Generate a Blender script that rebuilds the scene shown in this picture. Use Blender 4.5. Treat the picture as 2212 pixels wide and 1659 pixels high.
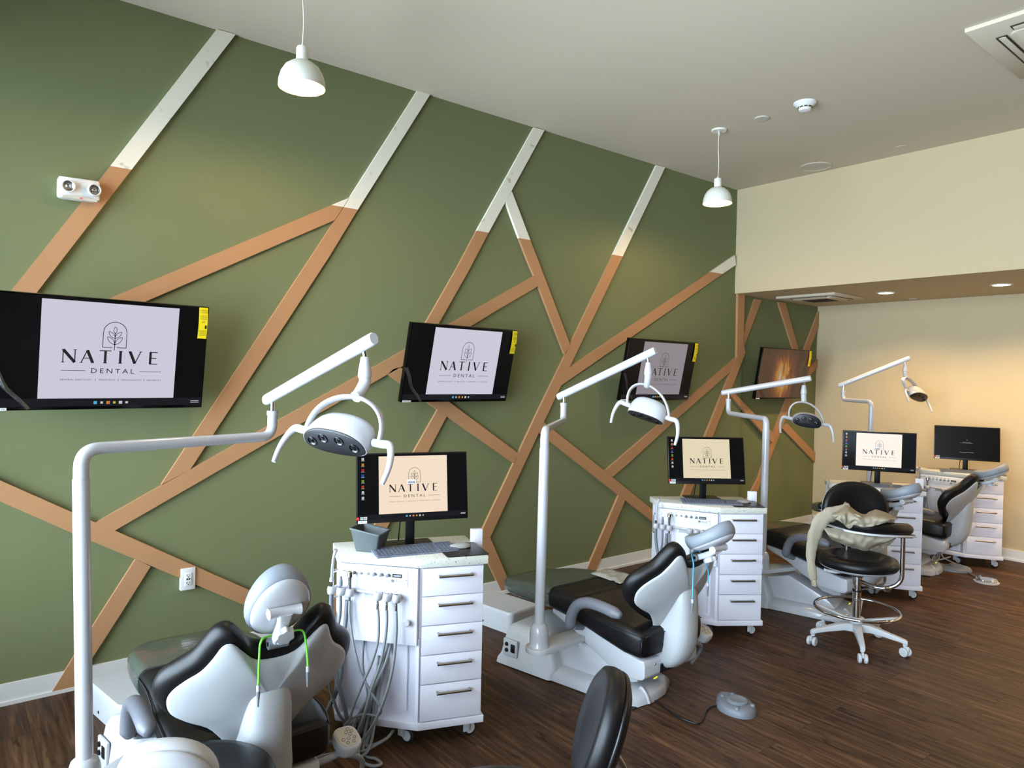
import bpy, bmesh, math, random
from mathutils import Vector, Matrix
random.seed(7)
PI = math.pi
for o in list(bpy.data.objects): bpy.data.objects.remove(o)
SC = bpy.context.scene
COL = SC.collection

# ------------------------------------------------------------------ camera
F_PX, EYE = 1530.6, 1.6
def _d(p): return Vector((p[0]-1106.0, -(p[1]-829.5), -F_PX))
_X = _d((3017.6, 849.1)).normalized(); _Y = _d((-119.0, 782.0)).normalized()
_Z = _X.cross(_Y).normalized(); _Y = _Z.cross(_X)
ROT = Matrix((_X, _Y, _Z))                      # camera axes -> room axes
CAMP = Vector((0, 0, EYE))
cd = bpy.data.cameras.new('camera'); cam = bpy.data.objects.new('camera', cd); COL.objects.link(cam)
cam.matrix_world = Matrix.Translation(CAMP) @ ROT.to_4x4()
cd.sensor_fit = 'HORIZONTAL'; cd.sensor_width = 36.0; cd.lens = F_PX*36.0/2212.0; cd.clip_start = 0.05
SC.camera = cam
def ray(p): return (ROT @ _d(p)).normalized()
def on_z(p, z=0.0): r = ray(p); return CAMP + r*((z-EYE)/r.z)
def on_y(p, y): r = ray(p); return CAMP + r*(y/r.y)
_fw = ROT @ Vector((0, 0, -1))
def at(p, dist): r = ray(p); return CAMP + r*(dist/r.dot(_fw))

# ------------------------------------------------------------------ render look, world and lights
SC.view_settings.view_transform = 'Standard'; SC.view_settings.look = 'None'
SC.view_settings.exposure = 0.0; SC.view_settings.gamma = 1.0; SC.view_settings.use_curve_mapping = False
SC.cycles.max_bounces = 8; SC.cycles.diffuse_bounces = 3; SC.cycles.glossy_bounces = 4
SC.cycles.transparent_max_bounces = 12; SC.cycles.use_denoising = True
SC.cycles.sample_clamp_indirect = 6.0
W = bpy.data.worlds.new('daylight'); SC.world = W; W.use_nodes = True
_b = W.node_tree.nodes['Background']; _b.inputs[0].default_value = (0.68, 0.83, 1.0, 1); _b.inputs[1].default_value = 22.0

GW, XF, XB, XW, YR, ZC, ZS = 4.046, 5.99, 7.612, -0.62, -6.5, 3.432, 2.428
def light(name, typ, loc, energy, color, rot=(0, 0, 0), **kw):
    l = bpy.data.lights.new(name, typ); l.energy = energy; l.color = color
    for k, v in kw.items(): setattr(l, k, v)
    o = bpy.data.objects.new(name, l); COL.objects.link(o); o.location = loc; o.rotation_euler = rot
    return o
# sky portals in the two shop windows (they only guide the sampling of the daylight)
WINS = [(-1.45, 1.2), (1.35, 3.95)]
for k, (y0, y1) in enumerate(WINS):
    p = light('window_portal', 'AREA', (XW+0.02, (y0+y1)/2, 1.6), 1, (1, 1, 1), (0, -PI/2, 0), shape='RECTANGLE', size=2.7, size_y=y1-y0)
    p.data.cycles.is_portal = True
WARM = (1.0, 0.66, 0.34)
WARM2 = (1.0, 0.70, 0.38)
DOWNL = [(6.80, 2.98), (6.83, 2.07), (6.83, 1.15), (6.83, 0.2), (6.83, -0.8), (6.83, -1.8)]
for x, y in DOWNL:
    light('downlight_lamp', 'SPOT', (x, y, ZS-0.03), 78, WARM2, (0, 0, 0), spot_size=math.radians(140), spot_blend=0.8, shadow_soft_size=0.06)

# ------------------------------------------------------------------ materials
def lin(c): return tuple(((v/255)/12.92 if v/255 <= 0.04045 else (((v/255)+0.055)/1.055)**2.4) for v in c)+(1.0,)
def mat(name, rgb, rough=0.5, metal=0.0, emit=None, estr=0.0, noise=0.0, nscale=20.0, bump=0.0, bscale=200.0, spec=0.5, coat=0.0, trans=0.0, alpha=1.0):
    m = bpy.data.materials.new(name); m.use_nodes = True; nt = m.node_tree
    b = nt.nodes['Principled BSDF']; c = lin(rgb) if max(rgb) > 1 else tuple(rgb)+(1.0,)
    b.inputs['Base Color'].default_value = c; b.inputs['Roughness'].default_value = rough
    b.inputs['Metallic'].default_value = metal; b.inputs['Specular IOR Level'].default_value = spec
    b.inputs['Coat Weight'].default_value = coat
    b.inputs['Transmission Weight'].default_value = trans; b.inputs['Alpha'].default_value = alpha
    if emit: b.inputs['Emission Color'].default_value = lin(emit); b.inputs['Emission Strength'].default_value = estr
    tc = nt.nodes.new('ShaderNodeTexCoord')
    nz = nt.nodes.new('ShaderNodeTexNoise'); nz.inputs['Scale'].default_value = nscale; nz.inputs['Detail'].default_value = 4
    nt.links.new(tc.outputs['Object'], nz.inputs['Vector'])
    mx = nt.nodes.new('ShaderNodeMixRGB'); mx.blend_type = 'MULTIPLY'; mx.inputs[0].default_value = max(noise, 0.02)
    mx.inputs[1].default_value = c
    nt.links.new(nz.outputs['Fac'], mx.inputs[2]); nt.links.new(mx.outputs[0], b.inputs['Base Color'])
    if bump > 0:
        n2 = nt.nodes.new('ShaderNodeTexNoise'); n2.inputs['Scale'].default_value = bscale; n2.inputs['Detail'].default_value = 3
        nt.links.new(tc.outputs['Object'], n2.inputs['Vector'])
        bp = nt.nodes.new('ShaderNodeBump'); bp.inputs['Strength'].default_value = bump; bp.inputs['Distance'].default_value = 0.002
        nt.links.new(n2.outputs['Fac'], bp.inputs['Height']); nt.links.new(bp.outputs[0], b.inputs['Normal'])
    return m
def film(name, rgb, gloss=0.12, rough=0.08, opac=0.2):
    m = bpy.data.materials.new(name); m.use_nodes = True; nt = m.node_tree; nt.nodes.clear()
    out = nt.nodes.new('ShaderNodeOutputMaterial'); t = nt.nodes.new('ShaderNodeBsdfTransparent'); g = nt.nodes.new('ShaderNodeBsdfGlossy')
    d = nt.nodes.new('ShaderNodeBsdfDiffuse'); d.inputs[0].default_value = lin(rgb)
    g.inputs['Roughness'].default_value = rough; t.inputs[0].default_value = (0.94, 0.95, 0.94, 1)
    fr = nt.nodes.new('ShaderNodeFresnel'); fr.inputs[0].default_value = 1.45
    nz = nt.nodes.new('ShaderNodeTexNoise'); nz.inputs['Scale'].default_value = 14
    bp = nt.nodes.new('ShaderNodeBump'); bp.inputs['Strength'].default_value = 0.25; bp.inputs['Distance'].default_value = 0.01
    nt.links.new(nz.outputs['Fac'], bp.inputs['Height']); nt.links.new(bp.outputs[0], g.inputs['Normal'])
    m1 = nt.nodes.new('ShaderNodeMixShader'); m1.inputs[0].default_value = opac
    nt.links.new(t.outputs[0], m1.inputs[1]); nt.links.new(d.outputs[0], m1.inputs[2])
    ma = nt.nodes.new('ShaderNodeMath'); ma.operation = 'MULTIPLY_ADD'; ma.inputs[1].default_value = 1.0; ma.inputs[2].default_value = gloss
    nt.links.new(fr.outputs[0], ma.inputs[0])
    m2 = nt.nodes.new('ShaderNodeMixShader'); nt.links.new(ma.outputs[0], m2.inputs[0])
    nt.links.new(m1.outputs[0], m2.inputs[1]); nt.links.new(g.outputs[0], m2.inputs[2]); nt.links.new(m2.outputs[0], out.inputs[0])
    return m
def emis(name, rgb, s):
    m = bpy.data.materials.new(name); m.use_nodes = True; b = m.node_tree.nodes['Principled BSDF']
    b.inputs['Base Color'].default_value = (0.003, 0.003, 0.003, 1); b.inputs['Roughness'].default_value = 0.22; b.inputs['Specular IOR Level'].default_value = 0.12
    b.inputs['Emission Color'].default_value = lin(rgb); b.inputs['Emission Strength'].default_value = s
    return m

GREEN = mat('sage_green_paint', (116, 121, 86), 0.85, spec=0.03, noise=0.03, nscale=3, bump=0.05, bscale=300)
TAN = mat('clay_tan_paint', (178, 132, 92), 0.6, spec=0.25, noise=0.06, nscale=8)
CREAM = mat('cream_wall_paint', (194, 176, 142), 0.8, spec=0.15, noise=0.03, nscale=3)
CEILM = mat('ceiling_paint', (204, 192, 170), 0.85, spec=0.1, noise=0.05, nscale=1.2)
TRIMW = mat('white_trim_paint', (226, 224, 220), 0.5, noise=0.04, nscale=6)
def board_white():
    m = mat('primed_white_board', (232, 226, 208), 0.6, spec=0.2); nt = m.node_tree; b = nt.nodes['Principled BSDF']
    tc = nt.nodes.new('ShaderNodeTexCoord'); v = nt.nodes.new('ShaderNodeTexNoise'); v.inputs['Scale'].default_value = 16; v.inputs['Detail'].default_value = 3
    r = nt.nodes.new('ShaderNodeValToRGB'); r.color_ramp.elements[0].position = 0.66; r.color_ramp.elements[0].color = lin((232, 226, 208))
    r.color_ramp.elements[1].position = 0.78; r.color_ramp.elements[1].color = lin((170, 160, 130))
    nt.links.new(tc.outputs['Object'], v.inputs['Vector']); nt.links.new(v.outputs['Fac'], r.inputs[0]); nt.links.new(r.outputs[0], b.inputs['Base Color'])
    return m
BOARDW = board_white()
def floor_mat():
    m = bpy.data.materials.new('brown_vinyl_planks'); m.use_nodes = True; nt = m.node_tree; N = nt.nodes; L = nt.links; b = N['Principled BSDF']
    tc = N.new('ShaderNodeTexCoord'); mp = N.new('ShaderNodeMapping'); mp.inputs['Rotation'].default_value = (0, 0, PI/2)
    L.new(tc.outputs['Object'], mp.inputs['Vector'])
    br = N.new('ShaderNodeTexBrick'); br.inputs['Scale'].default_value = 1; br.inputs['Brick Width'].default_value = 1.22; br.inputs['Row Height'].default_value = 0.152
    br.inputs['Mortar Size'].default_value = 0.0012; br.inputs['Mortar Smooth'].default_value = 0.3; br.inputs['Bias'].default_value = 0.0; br.offset = 0.37
    br.inputs['Color1'].default_value = (0.0, 0.0, 0.0, 1); br.inputs['Color2'].default_value = (1, 1, 1, 1); br.inputs['Mortar'].default_value = (0.4, 0.4, 0.4, 1)
    L.new(mp.outputs[0], br.inputs['Vector'])
    m2 = N.new('ShaderNodeMapping'); m2.inputs['Scale'].default_value = (1.6, 26, 1)
    av = N.new('ShaderNodeVectorMath'); av.operation = 'ADD'; sc = N.new('ShaderNodeVectorMath'); sc.operation = 'SCALE'; sc.inputs['Scale'].default_value = 7.0
    L.new(br.outputs['Color'], sc.inputs[0]); L.new(mp.outputs[0], av.inputs[0]); L.new(sc.outputs[0], av.inputs[1]); L.new(av.outputs[0], m2.inputs['Vector'])
    n1 = N.new('ShaderNodeTexNoise'); n1.inputs['Scale'].default_value = 1.6; n1.inputs['Detail'].default_value = 9; n1.inputs['Roughness'].default_value = 0.65; n1.inputs['Distortion'].default_value = 0.5
    L.new(m2.outputs[0], n1.inputs['Vector'])
    r1 = N.new('ShaderNodeValToRGB'); e = r1.color_ramp.elements; e[0].position = 0.28; e[0].color = lin((34, 21, 13)); e[1].position = 0.75; e[1].color = lin((116, 84, 58))
    e2 = r1.color_ramp.elements.new(0.5); e2.color = lin((74, 50, 33))
    L.new(n1.outputs['Fac'], r1.inputs[0])
    m3 = N.new('ShaderNodeMapping'); m3.inputs['Scale'].default_value = (3.2, 16, 1); L.new(av.outputs[0], m3.inputs['Vector'])
    n2 = N.new('ShaderNodeTexNoise'); n2.inputs['Scale'].default_value = 1.3; n2.inputs['Detail'].default_value = 5; n2.inputs['Distortion'].default_value = 1.6; L.new(m3.outputs[0], n2.inputs['Vector'])
    r2 = N.new('ShaderNodeValToRGB'); r2.color_ramp.elements[0].position = 0.30; r2.color_ramp.elements[0].color = (0.28, 0.26, 0.25, 1); r2.color_ramp.elements[1].position = 0.42; r2.color_ramp.elements[1].color = (1, 1, 1, 1)
    L.new(n2.outputs['Fac'], r2.inputs[0])
    mu = N.new('ShaderNodeMixRGB'); mu.blend_type = 'MULTIPLY'; mu.inputs[0].default_value = 0.85; L.new(r1.outputs[0], mu.inputs[1]); L.new(r2.outputs[0], mu.inputs[2])
    tn = N.new('ShaderNodeMapRange'); tn.inputs['To Min'].default_value = 0.78; tn.inputs['To Max'].default_value = 1.12; L.new(br.outputs['Color'], tn.inputs['Value'])
    m4 = N.new('ShaderNodeMixRGB'); m4.blend_type = 'MULTIPLY'; m4.inputs[0].default_value = 1; L.new(mu.outputs[0], m4.inputs[1]); L.new(tn.outputs[0], m4.inputs[2])
    m5 = N.new('ShaderNodeMixRGB'); m5.inputs[2].default_value = lin((40, 28, 20)); L.new(br.outputs['Fac'], m5.inputs[0]); L.new(m4.outputs[0], m5.inputs[1])
    L.new(m5.outputs[0], b.inputs['Base Color']); b.inputs['Roughness'].default_value = 0.5; b.inputs['Specular IOR Level'].default_value = 0.18
    bp = N.new('ShaderNodeBump'); bp.inputs['Strength'].default_value = 0.15; bp.inputs['Distance'].default_value = 0.002; L.new(n1.outputs['Fac'], bp.inputs['Height']); L.new(bp.outputs[0], b.inputs['Normal'])
    return m
FLOORM = floor_mat()
def speck_mat():
    m = mat('speckled_countertop', (206, 206, 196), 0.3); nt = m.node_tree; b = nt.nodes['Principled BSDF']
    tc = nt.nodes.new('ShaderNodeTexCoord'); v = nt.nodes.new('ShaderNodeTexNoise'); v.inputs['Scale'].default_value = 130; v.inputs['Detail'].default_value = 2
    r = nt.nodes.new('ShaderNodeValToRGB'); r.color_ramp.elements[0].position = 0.30; r.color_ramp.elements[0].color = lin((120, 122, 108)); r.color_ramp.elements[1].position = 0.38; r.color_ramp.elements[1].color = lin((212, 212, 202))
    nt.links.new(tc.outputs['Object'], v.inputs['Vector']); nt.links.new(v.outputs['Fac'], r.inputs[0]); nt.links.new(r.outputs[0], b.inputs['Base Color'])
    return m
SPECK = speck_mat()
CABW = mat('white_cabinet_laminate', (228, 226, 236), 0.32, spec=0.4)
PLAST = mat('glossy_white_plastic', (184, 184, 188), 0.22, spec=0.5, coat=0.3)
PLASTM = mat('satin_white_plastic', (190, 191, 193), 0.38)
SHELLM = mat('light_grey_shell', (172, 174, 176), 0.42)
GREYP = mat('grey_armrest_vinyl', (104, 105, 112), 0.5)
GREYU = mat('pale_grey_headrest_vinyl', (126, 132, 140), 0.5)
LEATH = mat('black_upholstery', (13, 12, 13), 0.42, spec=0.35, bump=0.12, bscale=420)
STITCH = mat('black_piping', (9, 9, 10), 0.5)
BLACKP = mat('black_plastic', (14, 14, 15), 0.35)
BLACKG = mat('glossy_black_screen', (3, 3, 4), 0.15, spec=0.3)
RUBBER = mat('black_rubber', (18, 18, 20), 0.6)
STEEL = mat('brushed_steel', (170, 168, 165), 0.3, metal=1.0)
CHROME = mat('polished_chrome', (225, 225, 225), 0.07, metal=1.0)
GREYK = mat('slate_grey_key', (112, 117, 130), 0.5)
GREYB = mat('grey_bin_plastic', (86, 94, 94), 0.45, alpha=0.9)
HOSE = mat('grey_silicone_hose', (108, 113, 118), 0.45)
HOSEL = mat('light_grey_hose', (138, 141, 143), 0.45)
LENSF = mat('dark_lamp_face', (36, 36, 39), 0.4, noise=0.25, nscale=60)
LENSB = mat('black_lens', (12, 12, 14), 0.12, coat=0.4)
YELLOW = mat('yellow_label', (240, 215, 20), 0.6)
INKB = mat('black_ink', (18, 18, 20), 0.6)
INKG = mat('grey_ink', (110, 112, 116), 0.6)
PAPERW = mat('white_label', (230, 230, 228), 0.6)
REDM = mat('red_sticker', (215, 50, 40), 0.5)
PINKL = emis('red_indicator', (255, 90, 120), 1.2)
LEDY = emis('yellow_indicator', (215, 225, 60), 1.2)
GREENC = mat('lime_cord', (120, 225, 70), 0.4)
BLUEC = mat('sky_blue_cord', (80, 165, 200), 0.4)
JACK = mat('oatmeal_cotton', (166, 156, 136), 0.9, spec=0.1, noise=0.15, nscale=40, bump=0.3, bscale=350)
CLEAR = film('clear_vinyl', (120, 130, 120), 0.08, 0.12, 0.35)
POUCH = film('pouch_plastic', (215, 212, 200), 0.15, 0.15, 0.55)
GLASS = film('window_glass', (220, 225, 225), 0.0, 0.02, 0.0)
FILMB = film('peeling_film', (90, 90, 95), 0.15, 0.15, 0.12)
SHADE_IN = mat('pendant_inner_painted_glow', (250, 200, 105), 0.5)  # warm bulb glow is put into the yellow of the lining
SHADE_OUT = mat('pendant_outer_enamel', (222, 219, 206), 0.45)
BULB = emis('warm_bulb', (255, 205, 120), 12.0)
DISC = emis('downlight_disc', (255, 238, 205), 9.0)
VENTM = mat('beige_vent_plastic', (190, 184, 170), 0.6)
VENTD = mat('vent_shadow_gap', (50, 45, 38), 0.8)
GOLDM = mat('brass_plate', (190, 160, 90), 0.3, metal=1.0)

# ------------------------------------------------------------------ mesh helpers
class MB:
    def __init__(s): s.b = bmesh.new()
    def quad(s, pts, mi=0):
        f = s.b.faces.new([s.b.verts.new(Vector(p)) for p in pts]); f.material_index = mi; return f
    def box(s, c, d, bev=0.0, mi=0, M=None, seg=2):
        r = bmesh.ops.create_cube(s.b, size=1.0); vs = r['verts']
        for v in vs: v.co = Vector((v.co.x*d[0], v.co.y*d[1], v.co.z*d[2]))
        fs = {f for v in vs for f in v.link_faces}
        for f in fs: f.material_index = mi
        if bev > 0:
            es = list({e for v in vs for e in v.link_edges})
            rb = bmesh.ops.bevel(s.b, geom=es, offset=min(bev, min(d)*0.49), segments=seg, profile=0.5, affect='EDGES', clamp_overlap=True)
            vs = {v for f in rb['faces'] for v in f.verts} | {v for v in vs if v.is_valid}
            for f in rb['faces']: f.material_index = mi
        T = Matrix.Translation(Vector(c)) @ (M if M is not None else Matrix.Identity(4))
        for v in vs: v.co = T @ v.co
        return s
    def bx(s, x0, x1, y0, y1, z0, z1, bev=0.0, mi=0, M=None):
        c = Vector(((x0+x1)/2, (y0+y1)/2, (z0+z1)/2)); d = (abs(x1-x0), abs(y1-y0), abs(z1-z0))
        if M is None: return s.box(c, d, bev, mi)
        n0 = len(s.b.verts); s.b.verts.ensure_lookup_table(); t = MB(); t.box(c, d, bev, mi)
        for v in t.b.verts: v.co = M @ v.co
        s.merge(t); return s
    def merge(s, t, M=None):
        me = bpy.data.meshes.new('t'); t.b.to_mesh(me)
        if M is not None: me.transform(M)
        s.b.from_mesh(me); bpy.data.meshes.remove(me); return s
    def prism(s, poly, M, h, mi=0, bev=0.0):
        """polygon in local xy extruded along local z by h, then mapped by M"""
        t = MB(); bot = [t.b.verts.new((p[0], p[1], 0)) for p in poly]; top = [t.b.verts.new((p[0], p[1], h)) for p in poly]
        n = len(poly); f1 = t.b.faces.new(bot[::-1]); f2 = t.b.faces.new(top)
        for i in range(n): t.b.faces.new((bot[i], bot[(i+1) % n], top[(i+1) % n], top[i]))
        for f in t.b.faces: f.material_index = mi
        bmesh.ops.recalc_face_normals(t.b, faces=t.b.faces[:])
        if bev > 0: bmesh.ops.bevel(t.b, geom=t.b.edges[:], offset=bev, segments=2, profile=0.5, affect='EDGES', clamp_overlap=True)
        for f in t.b.faces: f.material_index = mi
        return s.merge(t, M)
    def rings(s, rs, mi=0, closed=True, caps=True, loop=False):
        """loft between rings of equal vertex count"""
        R_ = [[s.b.verts.new(Vector(p)) for p in r] for r in rs]; n = len(rs[0])
        pairs = list(zip(R_[:-1], R_[1:])) + ([(R_[-1], R_[0])] if loop else [])
        for a, b in pairs:
            for i in range(n if closed else n-1):
                j = (i+1) % n
                try: f = s.b.faces.new((a[i], a[j], b[j], b[i])); f.material_index = mi
                except ValueError: pass
        if caps and closed and not loop:
            for r, rev in ((R_[0], True), (R_[-1], False)):
                try: f = s.b.faces.new(r[::-1] if rev else r); f.material_index = mi
                except ValueError: pass
        return s
    def tube(s, path, rad, seg=12, mi=0, caps=True, loop=False, flat=1.0, up=None):
        P = [Vector(p) for p in path]; n = len(P); rs = []
        if not hasattr(rad, '__len__'): rad = [rad]*n
        T0 = None; N = None
        for i in range(n):
            if loop: t = (P[(i+1) % n]-P[i-1])
            else: t = (P[min(i+1, n-1)]-P[max(i-1, 0)])
            t = t.normalized() if t.length > 1e-9 else Vector((0, 0, 1))
            if N is None:
                a = Vector(up) if up is not None else (Vector((0, 0, 1)) if abs(t.z) < 0.9 else Vector((1, 0, 0)))
                N = (a - t*a.dot(t)).normalized()
            else:
                N = (N - t*N.dot(t)); N = N.normalized() if N.length > 1e-6 else t.orthogonal().normalized()
            B = t.cross(N)
            rs.append([P[i] + (N*math.cos(2*PI*k/seg)*rad[i] + B*math.sin(2*PI*k/seg)*rad[i]*flat) for k in range(seg)])
        return s.rings(rs, mi, True, caps, loop)
    def lathe(s, prof, M=None, seg=32, mi=0, caps=True):
        M = M or Matrix.Identity(4)
        rs = [[M @ Vector((r*math.cos(2*PI*k/seg), r*math.sin(2*PI*k/seg), z)) for k in range(seg)] for r, z in prof]
        return s.rings(rs, mi, True, caps)
    def fin(s, weld=1e-5):
        bmesh.ops.remove_doubles(s.b, verts=s.b.verts[:], dist=weld)
        bmesh.ops.recalc_face_normals(s.b, faces=s.b.faces[:])
    def build(s, name, mats, parent=None, smooth=40, sub=0, loc=None, rz=None, recalc=True):
        if recalc: s.fin()
        me = bpy.data.meshes.new(name); s.b.to_mesh(me); s.b.free()
        for m in (mats if isinstance(mats, (list, tuple)) else [mats]): me.materials.append(m)
        o = bpy.data.objects.new(name, me); COL.objects.link(o)
        if parent is not None: o.parent = parent
        if loc is not None: o.location = loc
        if rz is not None: o.rotation_euler = (0, 0, rz)
        if smooth:
            me.shade_smooth() if hasattr(me, 'shade_smooth') else None
            if smooth < 180:
                try: me.set_sharp_from_angle(angle=math.radians(smooth))
                except Exception: pass
        if sub:
            md = o.modifiers.new('sub', 'SUBSURF'); md.levels = sub; md.render_levels = sub
        return o
def tag(o, label, cat, group=None, kind=None):
    o['label'] = label; o['category'] = cat
    if group: o['group'] = group
    if kind: o['kind'] = kind
    return o
def thing(name, label, cat, loc=(0, 0, 0), rz=0.0, group=None):
    o = bpy.data.objects.new(name, None); COL.objects.link(o); o.location = loc; o.rotation_euler = (0, 0, rz); o.empty_display_size = 0.05
    return tag(o, label, cat, group)
def kids(o): return [c for c in bpy.data.objects if c.parent == o]
def copy_tree(o, parent=None):
    c = o.copy(); COL.objects.link(c); c.parent = parent
    for ch in kids(o): copy_tree(ch, c)
    return c
def find(o, name):
    return [c for c in kids(o) if c.name.split('.')[0] == name]
def basis(o, x, y, z):
    M = Matrix.Identity(4)
    for i, v in enumerate((x, y, z)):
        for j in range(3): M[j][i] = v[j]
    for j in range(3): M[j][3] = o[j]
    return M
def spline(pts, n=8, loop=False):
    """Catmull-Rom through points"""
    P = [Vector(p) for p in pts]; out = []; m = len(P)
    rng = range(m) if loop else range(m-1)
    for i in rng:
        p0 = P[(i-1) % m] if loop or i > 0 else P[0]; p1 = P[i]; p2 = P[(i+1) % m]; p3 = P[(i+2) % m] if loop or i+2 < m else P[-1]
        for k in range(n):
            t = k/n
            out.append(0.5*((2*p1) + (p2-p0)*t + (2*p0-5*p1+4*p2-p3)*t*t + (3*p1-p0-3*p2+p3)*t**3))
    if not loop: out.append(P[-1])
    return out
def rrect(w, h, r, n=6):
    out = []
    for cx, cy, a in ((w/2-r, h/2-r, 0), (-w/2+r, h/2-r, 90), (-w/2+r, -h/2+r, 180), (w/2-r, -h/2+r, 270)):
        for k in range(n+1):
            t = math.radians(a+90*k/n); out.append((cx+r*math.cos(t), cy+r*math.sin(t)))
    return out
def corner_path(pts, r, n=8):
    """polyline with rounded corners"""
    P = [Vector(p) for p in pts]; out = [P[0]]
    for i in range(1, len(P)-1):
        a = (P[i-1]-P[i]); b = (P[i+1]-P[i]); rr = min(r, a.length*0.49, b.length*0.49)
        A = P[i]+a.normalized()*rr; B = P[i]+b.normalized()*rr
        for k in range(n+1):
            t = k/n; out.append(A*(1-t)**2 + P[i]*2*t*(1-t) + B*t*t)
    out.append(P[-1]); return out
_tc = {}
def text_verts(txt, size=1.0, gap=1.0, align='CENTER'):
    key = (txt, gap)
    if key not in _tc:
        cu = bpy.data.curves.new('tx', 'FONT'); cu.body = txt; cu.size = 1.0; cu.space_character = gap; cu.resolution_u = 2
        ob = bpy.data.objects.new('tx', cu); COL.objects.link(ob)
        dg = bpy.context.evaluated_depsgraph_get(); me = bpy.data.meshes.new_from_object(ob.evaluated_get(dg))
        vs = [v.co.copy() for v in me.vertices]; fs = [list(p.vertices) for p in me.polygons]
        bpy.data.objects.remove(ob); bpy.data.curves.remove(cu); bpy.data.meshes.remove(me)
        x0 = min(v.x for v in vs); x1 = max(v.x for v in vs); y0 = min(v.y for v in vs); y1 = max(v.y for v in vs)
        _tc[key] = (vs, fs, x0, x1, y0, y1)
    return _tc[key]
def put_text(mb, txt, cx, cy, width=None, height=None, z=0.0, mi=0, M=None, gap=1.0):
    vs, fs, x0, x1, y0, y1 = text_verts(txt, 1.0, gap)
    sx = (width/(x1-x0)) if width else height/(y1-y0); sy = (height/(y1-y0)) if height else sx
    M = M or Matrix.Identity(4); nv = [mb.b.verts.new(M @ Vector(((v.x-(x0+x1)/2)*sx+cx, (v.y-(y0+y1)/2)*sy+cy, z))) for v in vs]
    for f in fs:
        try: g = mb.b.faces.new([nv[i] for i in f]); g.material_index = mi
        except ValueError: pass

# ------------------------------------------------------------------ the room
def st(o, label, cat): return tag(o, label, cat, kind='structure')
m = MB(); m.quad([(XW-0.2, YR-0.2, 0), (XB+0.2, YR-0.2, 0), (XB+0.2, GW+0.2, 0), (XW-0.2, GW+0.2, 0)])
st(m.build('floor', FLOORM, smooth=0), 'dark brown wood-look plank floor of the treatment bay', 'floor')
m = MB(); m.bx(XW-0.2, XF+0.05, YR-0.2, GW+0.2, ZC, ZC+0.12); st(m.build('ceiling', CEILM, smooth=0), 'high off-white painted ceiling', 'ceiling')
m = MB(); m.bx(XW-0.2, 6.14, GW, GW+0.2, 0, ZC); m.bx(6.14, XB+0.2, GW+0.022, GW+0.2, 0, ZC)
st(m.build('wall_left', GREEN, smooth=0), 'sage green feature wall carrying the slanted boards', 'wall')
m = MB(); m.bx(XB, XB+0.15, YR-0.2, GW+0.2, 0, ZC); st(m.build('wall_back', CREAM, smooth=0), 'cream wall at the far end under the bulkhead', 'wall')
m = MB(); m.bx(XF, XB+0.1, YR-0.2, GW+0.1, ZS, ZC); st(m.build('wall_bulkhead', CREAM, smooth=0), 'cream bulkhead lowering the ceiling at the far end', 'wall')
m = MB(); m.bx(XW-0.2, XB+0.2, YR-0.15, YR, 0, ZC); st(m.build('wall_right', CREAM, smooth=0), 'plain cream wall on the right side of the room', 'wall')
m = MB(); m.bx(XW-0.12, XW, YR, GW, 2.95, ZC); m.bx(XW-0.12, XW, YR, GW, 0, 0.22)
for y0, y1 in ((YR, -1.45), (1.2, 1.35), (3.95, GW)): m.bx(XW-0.12, XW, y0, y1, 0.22, 2.95)
st(m.build('wall_front', CREAM, smooth=0), 'street front wall with two wide shop windows', 'wall')
for k, (y0, y1) in enumerate(WINS):
    m = MB()
    for a, b in ((y0, y0+0.05), ((y0+y1)/2-0.02, (y0+y1)/2+0.02), (y1-0.05, y1)): m.bx(XW-0.09, XW-0.03, a, b, 0.22, 2.95)
    for a, b in ((0.22, 0.28), (2.89, 2.95), (2.2, 2.24)): m.bx(XW-0.09, XW-0.03, y0, y1, a, b)
    w = st(m.build('window_%d' % (k+1), BLACKP, smooth=0), 'tall dark framed shop window', 'window')
    m = MB(); m.bx(XW-0.065, XW-0.06, y0+0.03, y1-0.03, 0.25, 2.92); m.build('window_pane', GLASS, w, smooth=0)
m = MB(); m.bx(XW, 6.14, GW-0.014, GW, 0.0, 0.10); m.bx(XW, 6.14, GW-0.022, GW, 0.0, 0.018); m.bx(6.14, XB, GW+0.008, GW+0.022, 0, 0.10); m.bx(6.14, XB, GW+0.0, GW+0.022, 0, 0.018)
st(m.build('baseboard_left', TRIMW, smooth=0), 'white baseboard along the green wall', 'baseboard')
m = MB(); m.bx(XB-0.014, XB, YR, GW, 0.0, 0.10); m.bx(XB-0.022, XB, YR, GW, 0.0, 0.018)
st(m.build('baseboard_back', TRIMW, smooth=0), 'white baseboard along the far wall', 'baseboard')

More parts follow.
